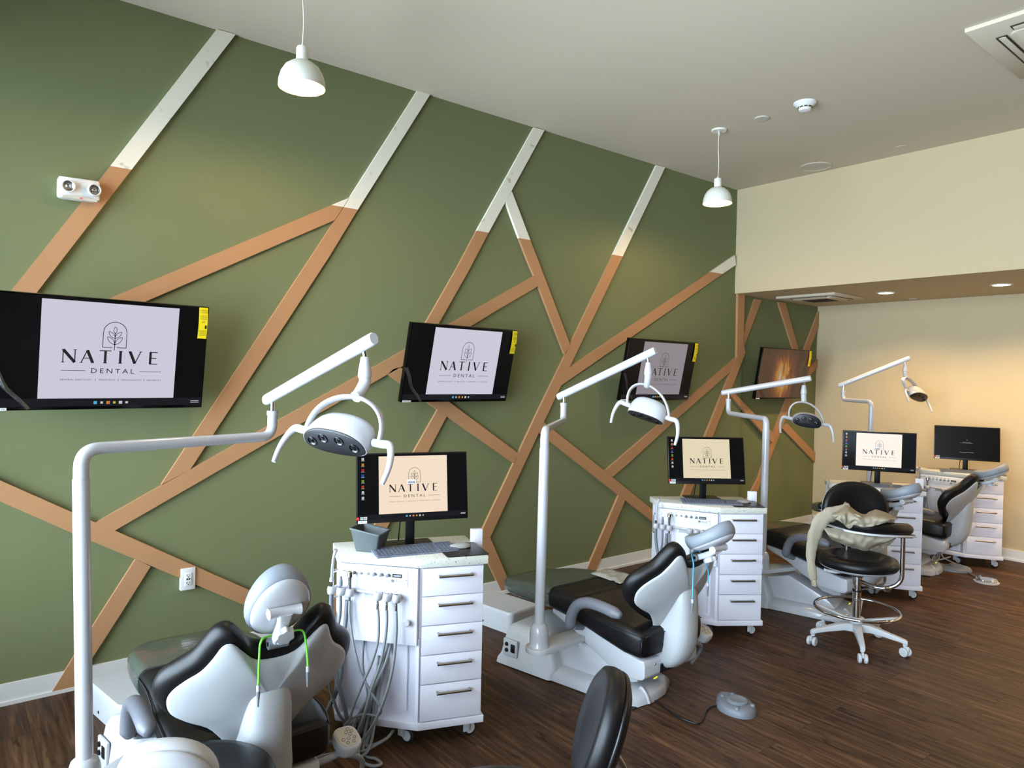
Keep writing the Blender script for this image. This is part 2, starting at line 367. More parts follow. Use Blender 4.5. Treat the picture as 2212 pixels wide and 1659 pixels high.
# slanted boards: corner points measured on the wall, given as (x, z) of the front face
TB = 0.020
def wallpt(p): q = on_y(p, GW-TB); return (q.x, q.z)
ZCUT = 2.593
def clip_z(poly, z, above):
    out = []
    for i in range(len(poly)):
        a = poly[i]; b = poly[(i+1) % len(poly)]; ia = (a[1] >= z) == above or a[1] == z; ib = (b[1] >= z) == above or b[1] == z
        if ia: out.append(a)
        if ia != ib:
            t = (z-a[1])/(b[1]-a[1]); out.append((a[0]+(b[0]-a[0])*t, z))
    return out
_tn = [0]
def board(pix, label, th=TB, far=False):
    _tn[0] += 1
    poly = [wallpt(p) for p in pix]; poly = [(x, min(max(z, 0.0), ZC if x < XF else ZS)) for x, z in poly]
    y = (GW+0.022 if far else GW)-th
    M = basis((0, y+th, 0), (1, 0, 0), (0, 0, 1), (0, -1, 0)); m = MB()
    lo = clip_z(poly, ZCUT, False); hi = clip_z(poly, ZCUT, True)
    if len(lo) > 2: m.prism(lo, M, th, 0)
    if len(hi) > 2: m.prism(hi, M, th, 1)
    o = m.build('trim_%d' % _tn[0], [TAN, BOARDW], smooth=0)
    return st(o, label, 'wall board')
board([(468.4, 62.9), (509.2, 74.3), (284.4, 366.3), (138.8, 555), (27, 700), (-33, 700), (82, 555), (239.2, 357.3)], 'leftmost slanted board, white at the top and tan below, running behind the leftmost screen')
board([(902.1, 195.9), (929.5, 203.9), (773.2, 452.7), (711, 555), (411, 1014.6), (348.5, 1047), (672.5, 555), (743.5, 446.1)], 'long board white at the top right of the first pendant, dropping left of the second screen')
board([(754.7, 426.6), (723.2, 475.4), (306, 655), (120, 735), (60, 720), (228, 648)], 'tan board rising from the leftmost screen with a tiny white tip')
board([(881.3, 751.6), (1023.7, 670), (1153.7, 595.8), (1163.3, 617.7), (1074, 670), (1015, 705.9), (876.3, 787.4), (837.5, 808.9), (560, 966.5), (248.2, 1146.1), (207.5, 1129), (344.5, 1051.2), (508.5, 960.4), (601.8, 907.8), (803.7, 795.4)], 'long tan board rising from lower left and passing behind the second screen')
board([(0, 1037.6), (157.3, 1107.4), (207.5, 1129), (248.2, 1146), (419, 1222), (557.4, 1283), (700, 1345), (668, 1366), (534.3, 1310), (386.5, 1247.9), (326.8, 1222.6), (156, 1151.6), (0, 1083), (-90, 1045), (-90, 998)], 'tan board dropping from the left edge past the wall outlet')
board([(292.9, 1208.5), (325.5, 1223.4), (271.2, 1310), (197.5, 1424.8), (157.3, 1490), (109, 1500.2), (227.8, 1310)], 'short tan board reaching the floor behind the nearest lamp post')
board([(945.9, 884.9), (965.4, 898.8), (923, 979.4), (824.4, 1161.7), (727.5, 1365), (682, 1371), (700, 1332.6), (723.9, 1290), (798.2, 1156.6), (892.2, 979.4)], 'tan board dropping behind the nearest cart and its monitor')
board([(850, 797), (864.4, 793.4), (972.2, 869.5), (1120, 979.3), (1110.5, 1001), (965.4, 899.3), (868.3, 829.6), (837.5, 808.9)], 'tan board crossing below the second screen')
board([(1154.1, 275.2), (1176.6, 281.3), (1054.5, 504.7), (1012.5, 585), (919, 750), (890, 750), (984.4, 585), (1029.6, 499.8)], 'board with a white top third going down behind the second screen')
board([(1105.8, 413.2), (1146.3, 520.1), (1161.7, 560), (1232.3, 746), (1219.4, 764.9), (1163.3, 617.7), (1138.8, 560), (1122.4, 516.9), (1092.3, 435.1)], 'board with a short white tip leaning the other way between the two long white-topped boards')
board([(1418.8, 356.5), (1437.1, 361.5), (1344.8, 554.8), (1230.3, 793.7), (1212.4, 832.5), (1174.3, 912.9), (1059, 1161), (1033.2, 1163.8), (1120, 979.3), (1161.7, 890), (1220.4, 768.9), (1324.3, 551.5)], 'longest board, from the ceiling near the far pendant down behind the nearest cart')
board([(1030, 1166), (1059, 1161), (1098.3, 1253.3), (1105, 1269), (1083, 1275), (1053.6, 1212.6)], 'short tan board between the nearest cart and the foot of the second dental chair')
board([(1587.9, 551.3), (1589.9, 572.3), (1561, 591.6), (1448.7, 670), (1212.4, 832.5), (1230.3, 793.7), (1414.8, 670), (1536.2, 586.7)], 'tan board with a white tip rising to the bulkhead corner')
board([(1175.6, 912.9), (1308.5, 1018.7), (1403.5, 1096), (1440, 1127), (1440, 1150), (1403.5, 1121.7), (1337, 1070.2), (1189.2, 953.6), (1163.4, 934.6)], 'tan board dropping right behind the second lamp post')
board([(1591, 771.5), (1579.3, 801.9), (1458.7, 908), (1358.8, 1000), (1322.6, 1030.9), (1307.2, 1017.3), (1448.3, 895.5)], 'tan board rising right below the third screen')
board([(1337, 1070.2), (1350.6, 1081), (1286.8, 1234.3), (1264, 1240)], 'short tan board dropping to the baseboard behind the second dental chair')
board([(1593.9, 634), (1608.6, 636), (1605.3, 738.8), (1610, 761.6), (1577.7, 844.6), (1538.6, 943.9), (1490.3, 1068.6), (1443, 1200), (1420, 1204), (1472.6, 1071), (1522.3, 943.9), (1578.6, 803), (1591.3, 771.4)], 'tan board running straight down from the bulkhead corner then slanting left', 0.024)
board([(1635.6, 645.4), (1650, 647.7), (1611, 750), (1603, 745)], 'upper tan board under the bulkhead nearest its corner', far=True)
board([(1685.7, 651.9), (1701.4, 654.2), (1729, 754), (1747, 820), (1738.5, 820), (1717.6, 753.5)], 'tan board going down behind the fourth screen from the bulkhead', far=True)
board([(1773, 672), (1773, 704.6), (1753.4, 755), (1714.4, 865.8), (1694.8, 922.7), (1660.7, 1010.6), (1640.5, 1062), (1628, 1096), (1610, 1096), (1642.8, 1033.4), (1663.9, 965), (1703, 864), (1742, 753.5)], 'long tan board crossing behind the fourth screen to the far corner', far=True)
board([(1770.7, 776.3), (1770.7, 792.5), (1752.8, 812), (1738, 826), (1735, 812), (1751.8, 795.8)], 'stub of tan board right of the fourth screen at the far corner', far=True)
board([(1704.6, 914.6), (1765.8, 979.7), (1764.8, 999.2), (1693.2, 924.4)], 'tan board dropping right into the far corner below the fourth screen', far=True)
board([(1585, 848), (1607, 870.7), (1675.3, 940.7), (1668.8, 957), (1642.8, 929.3), (1577.7, 854.4)], 'tan board crossing under the third lamp head', 0.024)
board([(1628, 1094), (1650, 1088), (1667, 1142), (1650, 1148)], 'short tan board at the floor beside the third lamp post', far=True)

# ------------------------------------------------------------------ screen artwork (logo on the displays)
def stroke(mb, a, b, w, z, M, mi):
    a = Vector((a[0], a[1])); b = Vector((b[0], b[1])); d = (b-a).normalized(); n = Vector((-d.y, d.x))*w/2
    mb.quad([M @ Vector((*(a+n), z)), M @ Vector((*(a-n), z)), M @ Vector((*(b-n), z)), M @ Vector((*(b+n), z))], mi)
def curve2(mb, pts, w, z, M, mi, loop=False):
    P = spline([(p[0], p[1], 0) for p in pts], 6, loop)
    if loop: P.append(P[0])
    for a, b in zip(P[:-1], P[1:]):
        if (b-a).length > 1e-6: stroke(mb, a.xy, b.xy, w, z, M, mi)
def logo(mb, cx, cy, s, z, M, mi, tiny=True):
    """s = width of the word NATIVE; cy = middle of that word"""
    h = 0.135*s; k = s/6.0; th, tk = 0.010*s, 0.030*s
    xs = [cx-0.43*s, cx-0.26*s, cx-0.085*s, cx+0.065*s, cx+0.215*s, cx+0.405*s]
    y0, y1 = cy-h/2, cy+h/2
    def serif(x, y, w=0.03): stroke(mb, (x-w*s/2, y), (x+w*s/2, y), 0.007*s, z, M, mi)
    x = xs[0]; a = 0.055*s
    stroke(mb, (x-a, y0), (x-a, y1), th, z, M, mi); stroke(mb, (x-a, y1), (x+a, y0), tk, z, M, mi); stroke(mb, (x+a, y0), (x+a, y1), th, z, M, mi)
    serif(x-a, y0); serif(x+a, y1); serif(x-a, y1)
    x = xs[1]; stroke(mb, (x-a, y0), (x, y1), th, z, M, mi); stroke(mb, (x, y1), (x+a, y0), tk, z, M, mi); stroke(mb, (x-0.03*s, cy-0.018*s), (x+0.03*s, cy-0.018*s), th*0.8, z, M, mi); serif(x-a, y0); serif(x+a, y0)
    x = xs[2]; stroke(mb, (x, y0), (x, y1), tk*0.85, z, M, mi); stroke(mb, (x-0.058*s, y1), (x+0.058*s, y1), th, z, M, mi); serif(x, y0, 0.04)
    x = xs[3]; stroke(mb, (x, y0), (x, y1), tk*0.85, z, M, mi); serif(x, y0, 0.04); serif(x, y1, 0.04)
    x = xs[4]; stroke(mb, (x-a, y1), (x, y0), tk, z, M, mi); stroke(mb, (x, y0), (x+a, y1), th, z, M, mi); serif(x-a, y1); serif(x+a, y1)
    x = xs[5]; stroke(mb, (x-0.03*s, y0), (x-0.03*s, y1), tk*0.85, z, M, mi)
    for yy in (y0, cy, y1): stroke(mb, (x-0.04*s, yy), (x+0.045*s-(0.01*s if yy == cy else 0), yy), th, z, M, mi)
    put_text(mb, 'DENTAL', cx, cy-0.155*s, 0.43*s, 0.052*s, z, mi, M, 1.45)
    for sx in (-1, 1): stroke(mb, (cx+sx*0.27*s, cy-0.157*s), (cx+sx*0.5*s, cy-0.157*s), 0.005*s, z, M, mi)
    yy = cy-0.255*s
    for t, x0, x1 in (('GENERAL DENTISTRY', -0.505, -0.205), ('PEDIATRICS', -0.135, 0.025), ('ORTHODONTICS', 0.085, 0.295), ('AESTHETICS', 0.35, 0.505)):
        put_text(mb, t, cx+(x0+x1)/2*s, yy, (x1-x0)*s, 0.017*s, z, mi, M, 1.15)
    for x in (-0.17, 0.055, 0.322): stroke(mb, (cx+x*s, yy-0.014*s), (cx+x*s, yy+0.014*s), 0.004*s, z, M, mi)
    # arch with sprig
    w = 0.117*s; b0 = cy+0.105*s; st_ = cy+0.27*s; lw = 0.007*s
    P = [(cx-w, b0), (cx-w, st_)] + [(cx-w*math.cos(t*PI/10), st_+w*math.sin(t*PI/10)) for t in range(1, 10)] + [(cx+w, st_), (cx+w, b0)]
    for a_, b_ in zip(P[:-1], P[1:]): stroke(mb, a_, b_, lw, z, M, mi)
    stroke(mb, (cx-w, b0), (cx-0.022*s, b0), lw, z, M, mi); stroke(mb, (cx+0.022*s, b0), (cx+w, b0), lw, z, M, mi)
    stroke(mb, (cx, b0-0.03*s), (cx, b0+0.165*s), lw, z, M, mi)
    def leaf(bx_, by_, ang, ln, wd):
        d = Vector((math.cos(ang), math.sin(ang))); n = Vector((-d.y, d.x)); B = Vector((bx_, by_))
        curve2(mb, [B, B+d*ln*0.5+n*wd, B+d*ln, B+d*ln*0.5-n*wd], lw*0.8, z, M, mi, True)
    leaf(cx, b0+0.155*s, PI/2, 0.075*s, 0.017*s)
    for sx in (1, -1):
        a1 = PI/2-sx*math.radians(42)
        leaf(cx, b0+0.035*s, a1, 0.11*s, 0.021*s); leaf(cx, b0+0.105*s, a1, 0.095*s, 0.019*s)
    mb.quad([M @ Vector(p) for p in ((cx-0.008*s, b0+0.03*s, z), (cx+0.008*s, b0+0.03*s, z), (cx+0.004*s, b0+0.055*s, z), (cx-0.004*s, b0+0.055*s, z))], mi)
E_TVW = emis('screen_white_lavender', (216, 215, 232), 0.86)
E_TVW3 = emis('screen_white_dimmer', (150, 143, 150), 0.85)
E_MON = emis('screen_warm_white', (250, 229, 205), 0.95)
E_MON2 = emis('screen_cream', (238, 224, 190), 0.9)
E_MON3 = emis('screen_bright_white', (255, 244, 232), 1.0)
E_TASK = emis('screen_taskbar', (24, 24, 30), 1.0)
E_DARK = emis('screen_dark', (8, 8, 9), 0.8)
ICONS = [emis('icon_'+n, c, 0.8) for n, c in (('white', (215, 215, 215)), ('orange', (215, 140, 60)), ('red', (190, 40, 55)), ('blue', (50, 90, 190)), ('lime', (120, 170, 40)), ('vermilion', (200, 70, 40)), ('cyan', (90, 190, 230)), ('yellow', (230, 200, 80)))]
SCRINK = mat('screen_ink', (24, 24, 28), 0.4)
def display(parent, w, h, white, kind='tv', name='display'):
    """lit picture on a screen; local x right, y back (away from viewer), z up; front face at y=0"""
    mb = MB(); M = basis((0, 0, 0), (1, 0, 0), (0, 0, 1), (0, -1, 0))
    mats = [E_DARK, white, SCRINK, E_TASK] + ICONS
    mb.quad([M @ Vector(p) for p in ((-w/2, -h/2, 0), (w/2, -h/2, 0), (w/2, h/2, 0), (-w/2, h/2, 0))], 0)
    if kind == 'tv': x0, x1, z0, z1 = -0.30*w, 0.345*w, -0.425*h, 0.475*h
    else: x0, x1, z0, z1 = -0.315*w, 0.315*w, -0.425*h, 0.468*h
    if kind == 'off':
        put_text(mb, 'Working on updates', 0, 0.01*h, 0.13*w, 0.02*h, 0.0006, 4, M); put_text(mb, 'Do not turn off your computer', 0, -0.02*h, 0.19*w, 0.02*h, 0.0006, 4, M)
        stroke(mb, (-0.11*w, -0.31*h), (0.11*w, -0.31*h), 0.006*h, 0.0006, M, 4)
        curve2(mb, [(0.0, 0.10*h), (0.008*w, 0.085*h), (0.006*w, 0.07*h)], 0.004*w, 0.0006, M, 4)
        return mb.build(name, mats, parent, smooth=0, recalc=False)
    mb.quad([M @ Vector(p) for p in ((-w/2, -h/2, 0.0003), (w/2, -h/2, 0.0003), (w/2, z0, 0.0003), (-w/2, z0, 0.0003))], 3)
    mb.quad([M @ Vector(p) for p in ((x0, z0, 0.0006), (x1, z0, 0.0006), (x1, z1, 0.0006), (x0, z1, 0.0006))], 1)
    cx = (x0+x1)/2+0.01*w; s = (x1-x0)*0.74
    logo(mb, cx, (z0+z1)/2-0.055*h, s, 0.0009, M, 2)
    def sq(x, z, r, mi): mb.quad([M @ Vector(p) for p in ((x-r, z-r, 0.0009), (x+r, z-r, 0.0009), (x+r, z+r, 0.0009), (x-r, z+r, 0.0009))], mi)
    zt = (z0-h/2)/2-0.002
    for k, mi in enumerate((10, 4, 5, 11, 4, 4)): sq(cx-0.075*w+k*0.03*w, zt, 0.008*w if k % 2 == 0 else 0.006*w, mi)
    for k in range(2): stroke(mb, (w*0.44, zt+(k-0.5)*0.016*h), (w*0.485, zt+(k-0.5)*0.016*h), 0.006*h, 0.0009, M, 4)
    if kind != 'tv':
        for k, mi in enumerate((4, 5, 6, 7, 8, 9, 4, 4)):
            zz = 0.43*h-k*0.085*h; sq(-0.455*w, zz, 0.011*w, mi); stroke(mb, (-0.47*w, zz-0.028*h), (-0.44*w, zz-0.028*h), 0.005*h, 0.0009, M, 4)
    return mb.build(name, mats, parent, smooth=0, recalc=False)
def rot_thing(o, yaw, tilt):   # yaw about z, tilt forward (top toward the viewer)
    o.rotation_mode = 'XYZ'; o.rotation_euler = (tilt, 0, yaw)
def screen_tv(c, yaw, tilt, white, label, w=0.89, h=0.51, pic='tv'):
    t = thing('wall_television', label, 'television', c, group='televisions hung along the green wall'); rot_thing(t, yaw, tilt)
    m = MB(); m.bx(-w/2, w/2, -0.0, 0.035, -h/2, h/2, 0.003); m.bx(-w*0.32, w*0.32, 0.03, 0.06, -h*0.38, h*0.15, 0.01)
    m.build('case', BLACKG, t, smooth=30)
    Wd, Hd = w-0.012, h-0.022
    if pic == 'tv':
        d = display(t, Wd, Hd, white, 'tv', 'display')
    else:
        m = MB(); n = 24; M = basis((0, 0, 0), (1, 0, 0), (0, 0, 1), (0, -1, 0))
        m.quad([M @ Vector(p) for p in ((-Wd/2, -Hd/2, 0), (Wd/2, -Hd/2, 0), (Wd/2, Hd/2, 0), (-Wd/2, Hd/2, 0))], 0)
        d = m.build('display', PAINTING, t, smooth=0, recalc=False)
    d.location = (0, -0.0006, 0.005)
    m = MB(); m.bx(-w/2+0.012, -w/2+0.075, -0.0016, -0.0002, -h/2+0.001, -h/2+0.013)
    M = basis((0, -0.0018, 0), (1, 0, 0), (0, 0, 1), (0, -1, 0)); put_text(m, 'OPT 4 TV', -w/2+0.044, -h/2+0.007, 0.05, 0.007, 0.0, 1, M)
    m.build('name_label', [PAPERW, INKB], t, smooth=0)
    m = MB(); lw, lh = 0.045, 0.16; mm = basis((0, 0, 0), (1, 0, 0), (0, 0, 1), (0, -1, 0))
    # a paper tag hanging a little loose at the top right corner
    n = 6; rows = [[(-lw/2+lw*i, -0.002-0.006*math.sin(k/n*PI)-0.004*k/n, -lh*k/n) for i in (0, 1)] for k in range(n+1)]
    for a, b in zip(rows[:-1], rows[1:]): m.quad([a[0], b[0], b[1], a[1]], 0)
    for k, (t_, zz, ww, hh) in enumerate((('ENERGY', -0.014, 0.038, 0.008), ('GUIDE', -0.024, 0.034, 0.008), ('$27', -0.074, 0.018, 0.009))):
        put_text(m, t_, 0, zz, ww, hh, 0.0145, 1, mm)
    for k in range(5): stroke(m, (-0.018, -0.040-k*0.005), (0.016, -0.040-k*0.005), 0.0012, 0.0142, mm, 1)
    for k in range(5): stroke(m, (-0.018, -0.118-k*0.006), (0.014, -0.118-k*0.006), 0.0012, 0.0142, mm, 1)
    m.quad([mm @ Vector(p) for p in ((0.008, -0.108, 0.0145), (0.017, -0.108, 0.0145), (0.017, -0.09, 0.0145), (0.008, -0.09, 0.0145))], 1)
    lb = m.build('energy_label', [YELLOW, INKB], t, smooth=0, recalc=False); lb.location = (w/2-0.03, -0.002, h/2-0.004)
    m = MB(); P = [(-w/2+0.0, -0.004, -0.03), (-w/2+0.03, -0.010, -0.09), (-w/2+0.06, -0.006, -0.16), (-w/2+0.11, -0.012, -0.215), (-w/2+0.15, -0.006, -0.262)]
    rs = [[(p[0]-0.014*(1-k/4), p[1]+0.002, p[2]), (p[0]+0.004, p[1]-0.008, p[2]+0.004), (p[0]+0.014, p[1]+0.003, p[2]+0.008)] for k, p in enumerate(spline(P, 4)) for k in (k/4,)]
    m.rings(rs, 0, False, False); m.build('peeling_film', FILMB, t, smooth=60)
    # tilting bracket reaching the wall
    yb = (GW - c[1]); m = MB(); R_ = Matrix.Rotation(-tilt, 4, 'X')
    m.bx(-0.20, 0.20, 0.045, 0.06, -0.14, 0.14); m.bx(-0.03, 0.03, 0.05, max(0.075, yb-0.045), -0.03, 0.03); m.bx(-0.14, 0.14, max(0.062, yb-0.06), max(0.075, yb-0.045), -0.05, 0.05)
    m.build('wall_bracket', BLACKP, t, smooth=0)
    return t
def painting_mat():
    m = bpy.data.materials.new('fireplace_video'); m.use_nodes = True; nt = m.node_tree; N = nt.nodes; L = nt.links; b = N['Principled BSDF']
    tc = N.new('ShaderNodeTexCoord'); mp = N.new('ShaderNodeMapping'); mp.inputs['Scale'].default_value = (9, 1, 3.2); L.new(tc.outputs['Object'], mp.inputs['Vector'])
    n = N.new('ShaderNodeTexNoise'); n.inputs['Scale'].default_value = 1.0; n.inputs['Detail'].default_value = 5; n.inputs['Distortion'].default_value = 1.5; L.new(mp.outputs[0], n.inputs['Vector'])
    g = N.new('ShaderNodeTexGradient'); g.gradient_type = 'SPHERICAL'; m2 = N.new('ShaderNodeMapping'); m2.inputs['Scale'].default_value = (4.2, 1, 2.9); m2.inputs['Location'].default_value = (0.1, 0, 0.1)
    L.new(tc.outputs['Object'], m2.inputs['Vector']); L.new(m2.outputs[0], g.inputs['Vector'])
    a = N.new('ShaderNodeMath'); a.operation = 'MULTIPLY'; L.new(n.outputs['Fac'], a.inputs[0]); ad = N.new('ShaderNodeMath'); ad.operation = 'ADD'; ad.inputs[1].default_value = 0.42; L.new(g.outputs['Fac'], ad.inputs[0]); L.new(ad.outputs[0], a.inputs[1])
    r = N.new('ShaderNodeValToRGB'); e = r.color_ramp.elements; e[0].position = 0.15; e[0].color = lin((38, 20, 14)); e[1].position = 0.85; e[1].color = lin((225, 215, 215))
    for p, c in ((0.30, (84, 42, 26)), (0.45, (130, 66, 28)), (0.58, (190, 130, 40)), (0.7, (175, 150, 120))): x = e.new(p); x.color = lin(c)
    L.new(a.outputs[0], r.inputs[0]); L.new(r.outputs[0], b.inputs['Emission Color']); b.inputs['Emission Strength'].default_value = 0.7
    b.inputs['Base Color'].default_value = (0.02, 0.02, 0.02, 1); b.inputs['Roughness'].default_value = 0.3
    return m
PAINTING = painting_mat()
dg = math.radians
screen_tv((0.604, 3.85, 1.651), dg(5.9), dg(9), E_TVW, 'leftmost wall screen, cut by the frame edge, showing the dental practice logo', 0.925, 0.53)
screen_tv((2.68, 3.876, 1.656), dg(3.9), dg(12.7), E_TVW, 'second wall screen from the left, showing the logo beside the nearest lamp head')
screen_tv((4.671, 3.85, 1.655), dg(0.7), dg(11.2), E_TVW3, 'third wall screen, its logo dimmed and half hidden by a lamp head')
screen_tv((6.622, 3.87, 1.659), dg(-0.7), dg(8.7), E_TVW, 'wall screen near the far corner showing an orange fireplace picture', pic='fire')

# ------------------------------------------------------------------ ceiling and wall fixtures
def pendant(x, y, label):
    t = thing('pendant_lamp', label, 'pendant lamp', (x, y, 2.89), group='white dome pendants')
    m = MB(); m.lathe([(0.104, 0.0), (0.1045, 0.004), (0.103, 0.03), (0.094, 0.062), (0.076, 0.092), (0.05, 0.112), (0.028, 0.121), (0.0, 0.1215)], seg=40, caps=False)
    m.build('lamp_shade', SHADE_OUT, t, smooth=60)
    m = MB(); m.lathe([(0.1035, 0.0005), (0.1, 0.03), (0.091, 0.06), (0.073, 0.089), (0.048, 0.108), (0.026, 0.117), (0.0, 0.1175)], seg=40, caps=False)
    m.build('shade_lining', SHADE_IN, t, smooth=60)
    m = MB(); m.lathe([(0.0, 0.119), (0.027, 0.119), (0.0275, 0.123), (0.0275, 0.176), (0.024, 0.184), (0.006, 0.187), (0.006, 0.196), (0.0, 0.197)], seg=28); m.build('socket_cap', SHADE_OUT, t, smooth=40)
    m = MB(); m.lathe([(0, 0.035), (0.014, 0.037), (0.026, 0.05), (0.03, 0.066), (0.024, 0.084), (0.013, 0.098), (0.013, 0.118), (0, 0.118)], seg=20); m.build('bulb', BULB, t, smooth=60)
    m = MB(); z1 = ZC-2.89; m.tube(spline([(0, 0, 0.19), (0.003, -0.002, 0.30), (-0.002, 0.002, 0.42), (0.0, 0.0, z1-0.02)], 6), 0.0028, 8); m.build('cord', SHADE_OUT, t, smooth=180)
    m = MB(); m.lathe([(0, z1-0.012), (0.052, z1-0.012), (0.056, z1-0.008), (0.056, z1), (0, z1)], seg=32); m.build('ceiling_canopy', SHADE_OUT, t, smooth=40)
    m = MB(); m.lathe([(0, z1-0.034), (0.006, z1-0.034), (0.006, z1-0.012), (0, z1-0.012)], seg=12)
    for sx in (-1, 1): m.lathe([(0, -0.02), (0.004, -0.018), (0.004, 0), (0, 0)], Matrix.Translation((0.026*sx, 0.012*sx, z1-0.012)), 10)
    m.build('canopy_screws', SHADE_OUT, t, smooth=60)
    light('pendant_light', 'POINT', (x, y, 2.915), 28.0, WARM, shadow_soft_size=0.03)
    return t
pendant(1.265, 3.165, 'white dome pendant hanging nearest, above the two left screens')
pendant(1.265, -0.6, 'added white dome pendant out of view on the right, warming the light nearer the windows')  # unseen pendant, added for more warm light in the room
pendant(4.440, -0.6, 'added white dome pendant out of view on the right, warming the light nearer the bulkhead')  # also added out of view, warms the far end
pendant(4.440, 3.167, 'white dome pendant hanging farther away near the bulkhead corner')
def ceil_disc(name, x, y, z, prof, label, cat, mats=CEILM, seg=36):
    m = MB(); m.lathe([(r, z-d) for r, d in prof], Matrix.Translation((x, y, 0)), seg); o = m.build(name, mats, smooth=40)
    return tag(o, label, cat)
t = thing('smoke_detector', 'white smoke detector on the high ceiling', 'smoke detector', (4.418, 2.487, ZC))
m = MB(); m.lathe([(0, 0), (0.072, 0), (0.072, -0.008), (0.055, -0.022), (0.048, -0.028), (0, -0.028)], seg=36); m.build('mounting_base', TRIMW, t)
m = MB(); m.lathe([(0, -0.027), (0.045, -0.027), (0.043, -0.04), (0, -0.04)], seg=36); m.build('slotted_collar', VENTM, t)
m = MB(); m.lathe([(0, -0.038), (0.040, -0.038), (0.036, -0.052), (0.02, -0.056), (0, -0.056)], seg=36); m.build('sensor_cap', TRIMW, t)
m = MB()
for k in range(10):
    a = k*2*PI/10; m.box((0.0435*math.cos(a), 0.0435*math.sin(a), -0.0345), (0.004, 0.018, 0.007), M=Matrix.Rotation(a, 4, 'Z'))
m.build('vent_slots', VENTD, t, smooth=0)
ceil_disc('cover_plate', 4.457, 2.827, ZC, [(0, 0.0), (0.05, 0.0), (0.05, 0.004), (0.046, 0.008), (0, 0.008)], 'small flat round cover plate on the ceiling left of the smoke detector', 'cover plate', VENTM)
t = thing('ceiling_speaker', 'round flush ceiling speaker near the bulkhead', 'speaker', (5.80, 3.15, ZC))
m = MB(); m.lathe([(0.115, 0), (0.128, 0), (0.128, -0.004), (0.12, -0.008), (0.115, -0.006), (0.115, 0)], seg=44, caps=False); m.build('bezel', CEILM, t)
m = MB(); m.lathe([(0, 0), (0.116, 0), (0.116, -0.004), (0, -0.005)], seg=44); m.build('grille', VENTM, t)
ceil_disc('sprinkler_cover', 5.80, 2.46, ZC, [(0, 0), (0.04, 0), (0.04, 0.003), (0, 0.005)], 'tiny flat sprinkler cover on the high ceiling beside the bulkhead', 'sprinkler cover')
ceil_disc('sprinkler_cover', 7.45, 3.0, ZS, [(0, 0), (0.04, 0), (0.04, 0.004), (0, 0.007)], 'flat sprinkler cover under the bulkhead by the far wall', 'sprinkler cover', VENTM)
def cassette(name, label, x, y, z, s, inner=True):
    t = thing(name, label, 'air conditioner', (x, y, z)); h = s/2
    m = MB(); m.box((0, 0, -0.012), (s, s, 0.024), 0.006); m.build('outer_panel', CEILM, t)
    m = MB(); q = h*0.80
    for a in range(4):
        M = Matrix.Rotation(a*PI/2, 4, 'Z'); m.bx(-q*0.74, q*0.74, q*0.86, q*1.0, -0.029, -0.0225, M=M)
    m.build('air_slot', VENTD, t, smooth=0)
    for a in range(4):
        m = MB(); M = Matrix.Rotation(a*PI/2, 4, 'Z') @ Matrix.Translation((0, q*0.925, -0.03)) @ Matrix.Rotation(0.18, 4, 'X'); t2 = MB(); t2.box((0, 0, 0), (q*1.44, q*0.10, 0.004), 0.001); m.merge(t2, M); m.build('air_flap', CEILM, t)
    m = MB(); M = basis((0, 0, -0.024), (1, 0, 0), (0, -1, 0), (0, 0, -1)); m.prism(rrect(q*1.66, q*1.66, 0.06), M, 0.012, bev=0.003); m.build('centre_panel', CEILM, t)
    m = MB()
    for k in range(14): m.box((0, (k-6.5)*q*0.078, -0.038), (q*1.0, q*0.028, 0.004))
    m.build('intake_grille', VENTD, t, smooth=0)
    return t
cassette('ceiling_cassette', 'square ceiling air conditioner cut off at the upper right corner', 4.525, 1.005, ZC, 0.87)
cassette('ceiling_cassette', 'square vent cassette under the bulkhead near the far corner', 6.74, 3.58, ZS, 0.60)
DL = ['recessed downlight left of the other, nearer the vent cassette', 'recessed downlight at the right edge under the bulkhead']
for k, (x, y) in enumerate(DOWNL):
    t = thing('downlight', DL[k] if k < 2 else 'recessed downlight farther right under the bulkhead, outside the view', 'downlight', (x, y, ZS), group='recessed downlights under the bulkhead')
    m = MB(); m.lathe([(0.062, 0), (0.082, 0), (0.080, -0.004), (0.064, -0.006), (0.062, 0)], seg=36, caps=False); m.build('trim_ring', TRIMW, t)
    m = MB(); m.lathe([(0, 0.0), (0.063, 0.0), (0.063, -0.003), (0, -0.003)], seg=36); m.build('light_disc', DISC, t)
# emergency light over the leftmost board
t = thing('emergency_light', 'white twin-head emergency light over the leftmost board', 'emergency light', (0.499, GW-TB, 2.448))
m = MB(); P = [(-0.085, 0.048), (0.085, 0.052), (0.087, 0.03), (0.087, -0.045), (0.06, -0.050), (-0.07, -0.052), (-0.087, -0.045), (-0.087, 0.03)]
m.prism(P, basis((0, 0.02, 0), (1, 0, 0), (0, 0, 1), (0, -1, 0)), 0.06, bev=0.008); m.build('housing', TRIMW, t)
m = MB(); m.prism([(-0.07, -0.042), (0, -0.033), (0.075, -0.046), (0.075, -0.053), (-0.07, -0.053)], basis((0, -0.036, 0), (1, 0, 0), (0, 0, 1), (0, -1, 0)), 0.008); m.build('lower_lip', VENTM, t)
for sx in (-0.047, 0.058):
    M = Matrix.Translation((sx, -0.040, 0.004)) @ Matrix.Rotation(PI/2+0.12, 4, 'X') @ Matrix.Rotation(0.2 if sx > 0 else 0, 4, 'Y')
    m = MB(); m.lathe([(0.020, 0), (0.028, 0), (0.030, 0.02), (0.026, 0.022), (0.022, 0.012), (0.018, 0.008), (0, 0.006)], M, 28); hd = m.build('lamp_head', TRIMW, t)
    m = MB(); m.lathe([(0, 0.010), (0.007, 0.017), (0.015, 0.011), (0.023, 0.016), (0.025, 0.010)], M, 24, caps=False); m.build('lamp_lens', STEEL, hd)
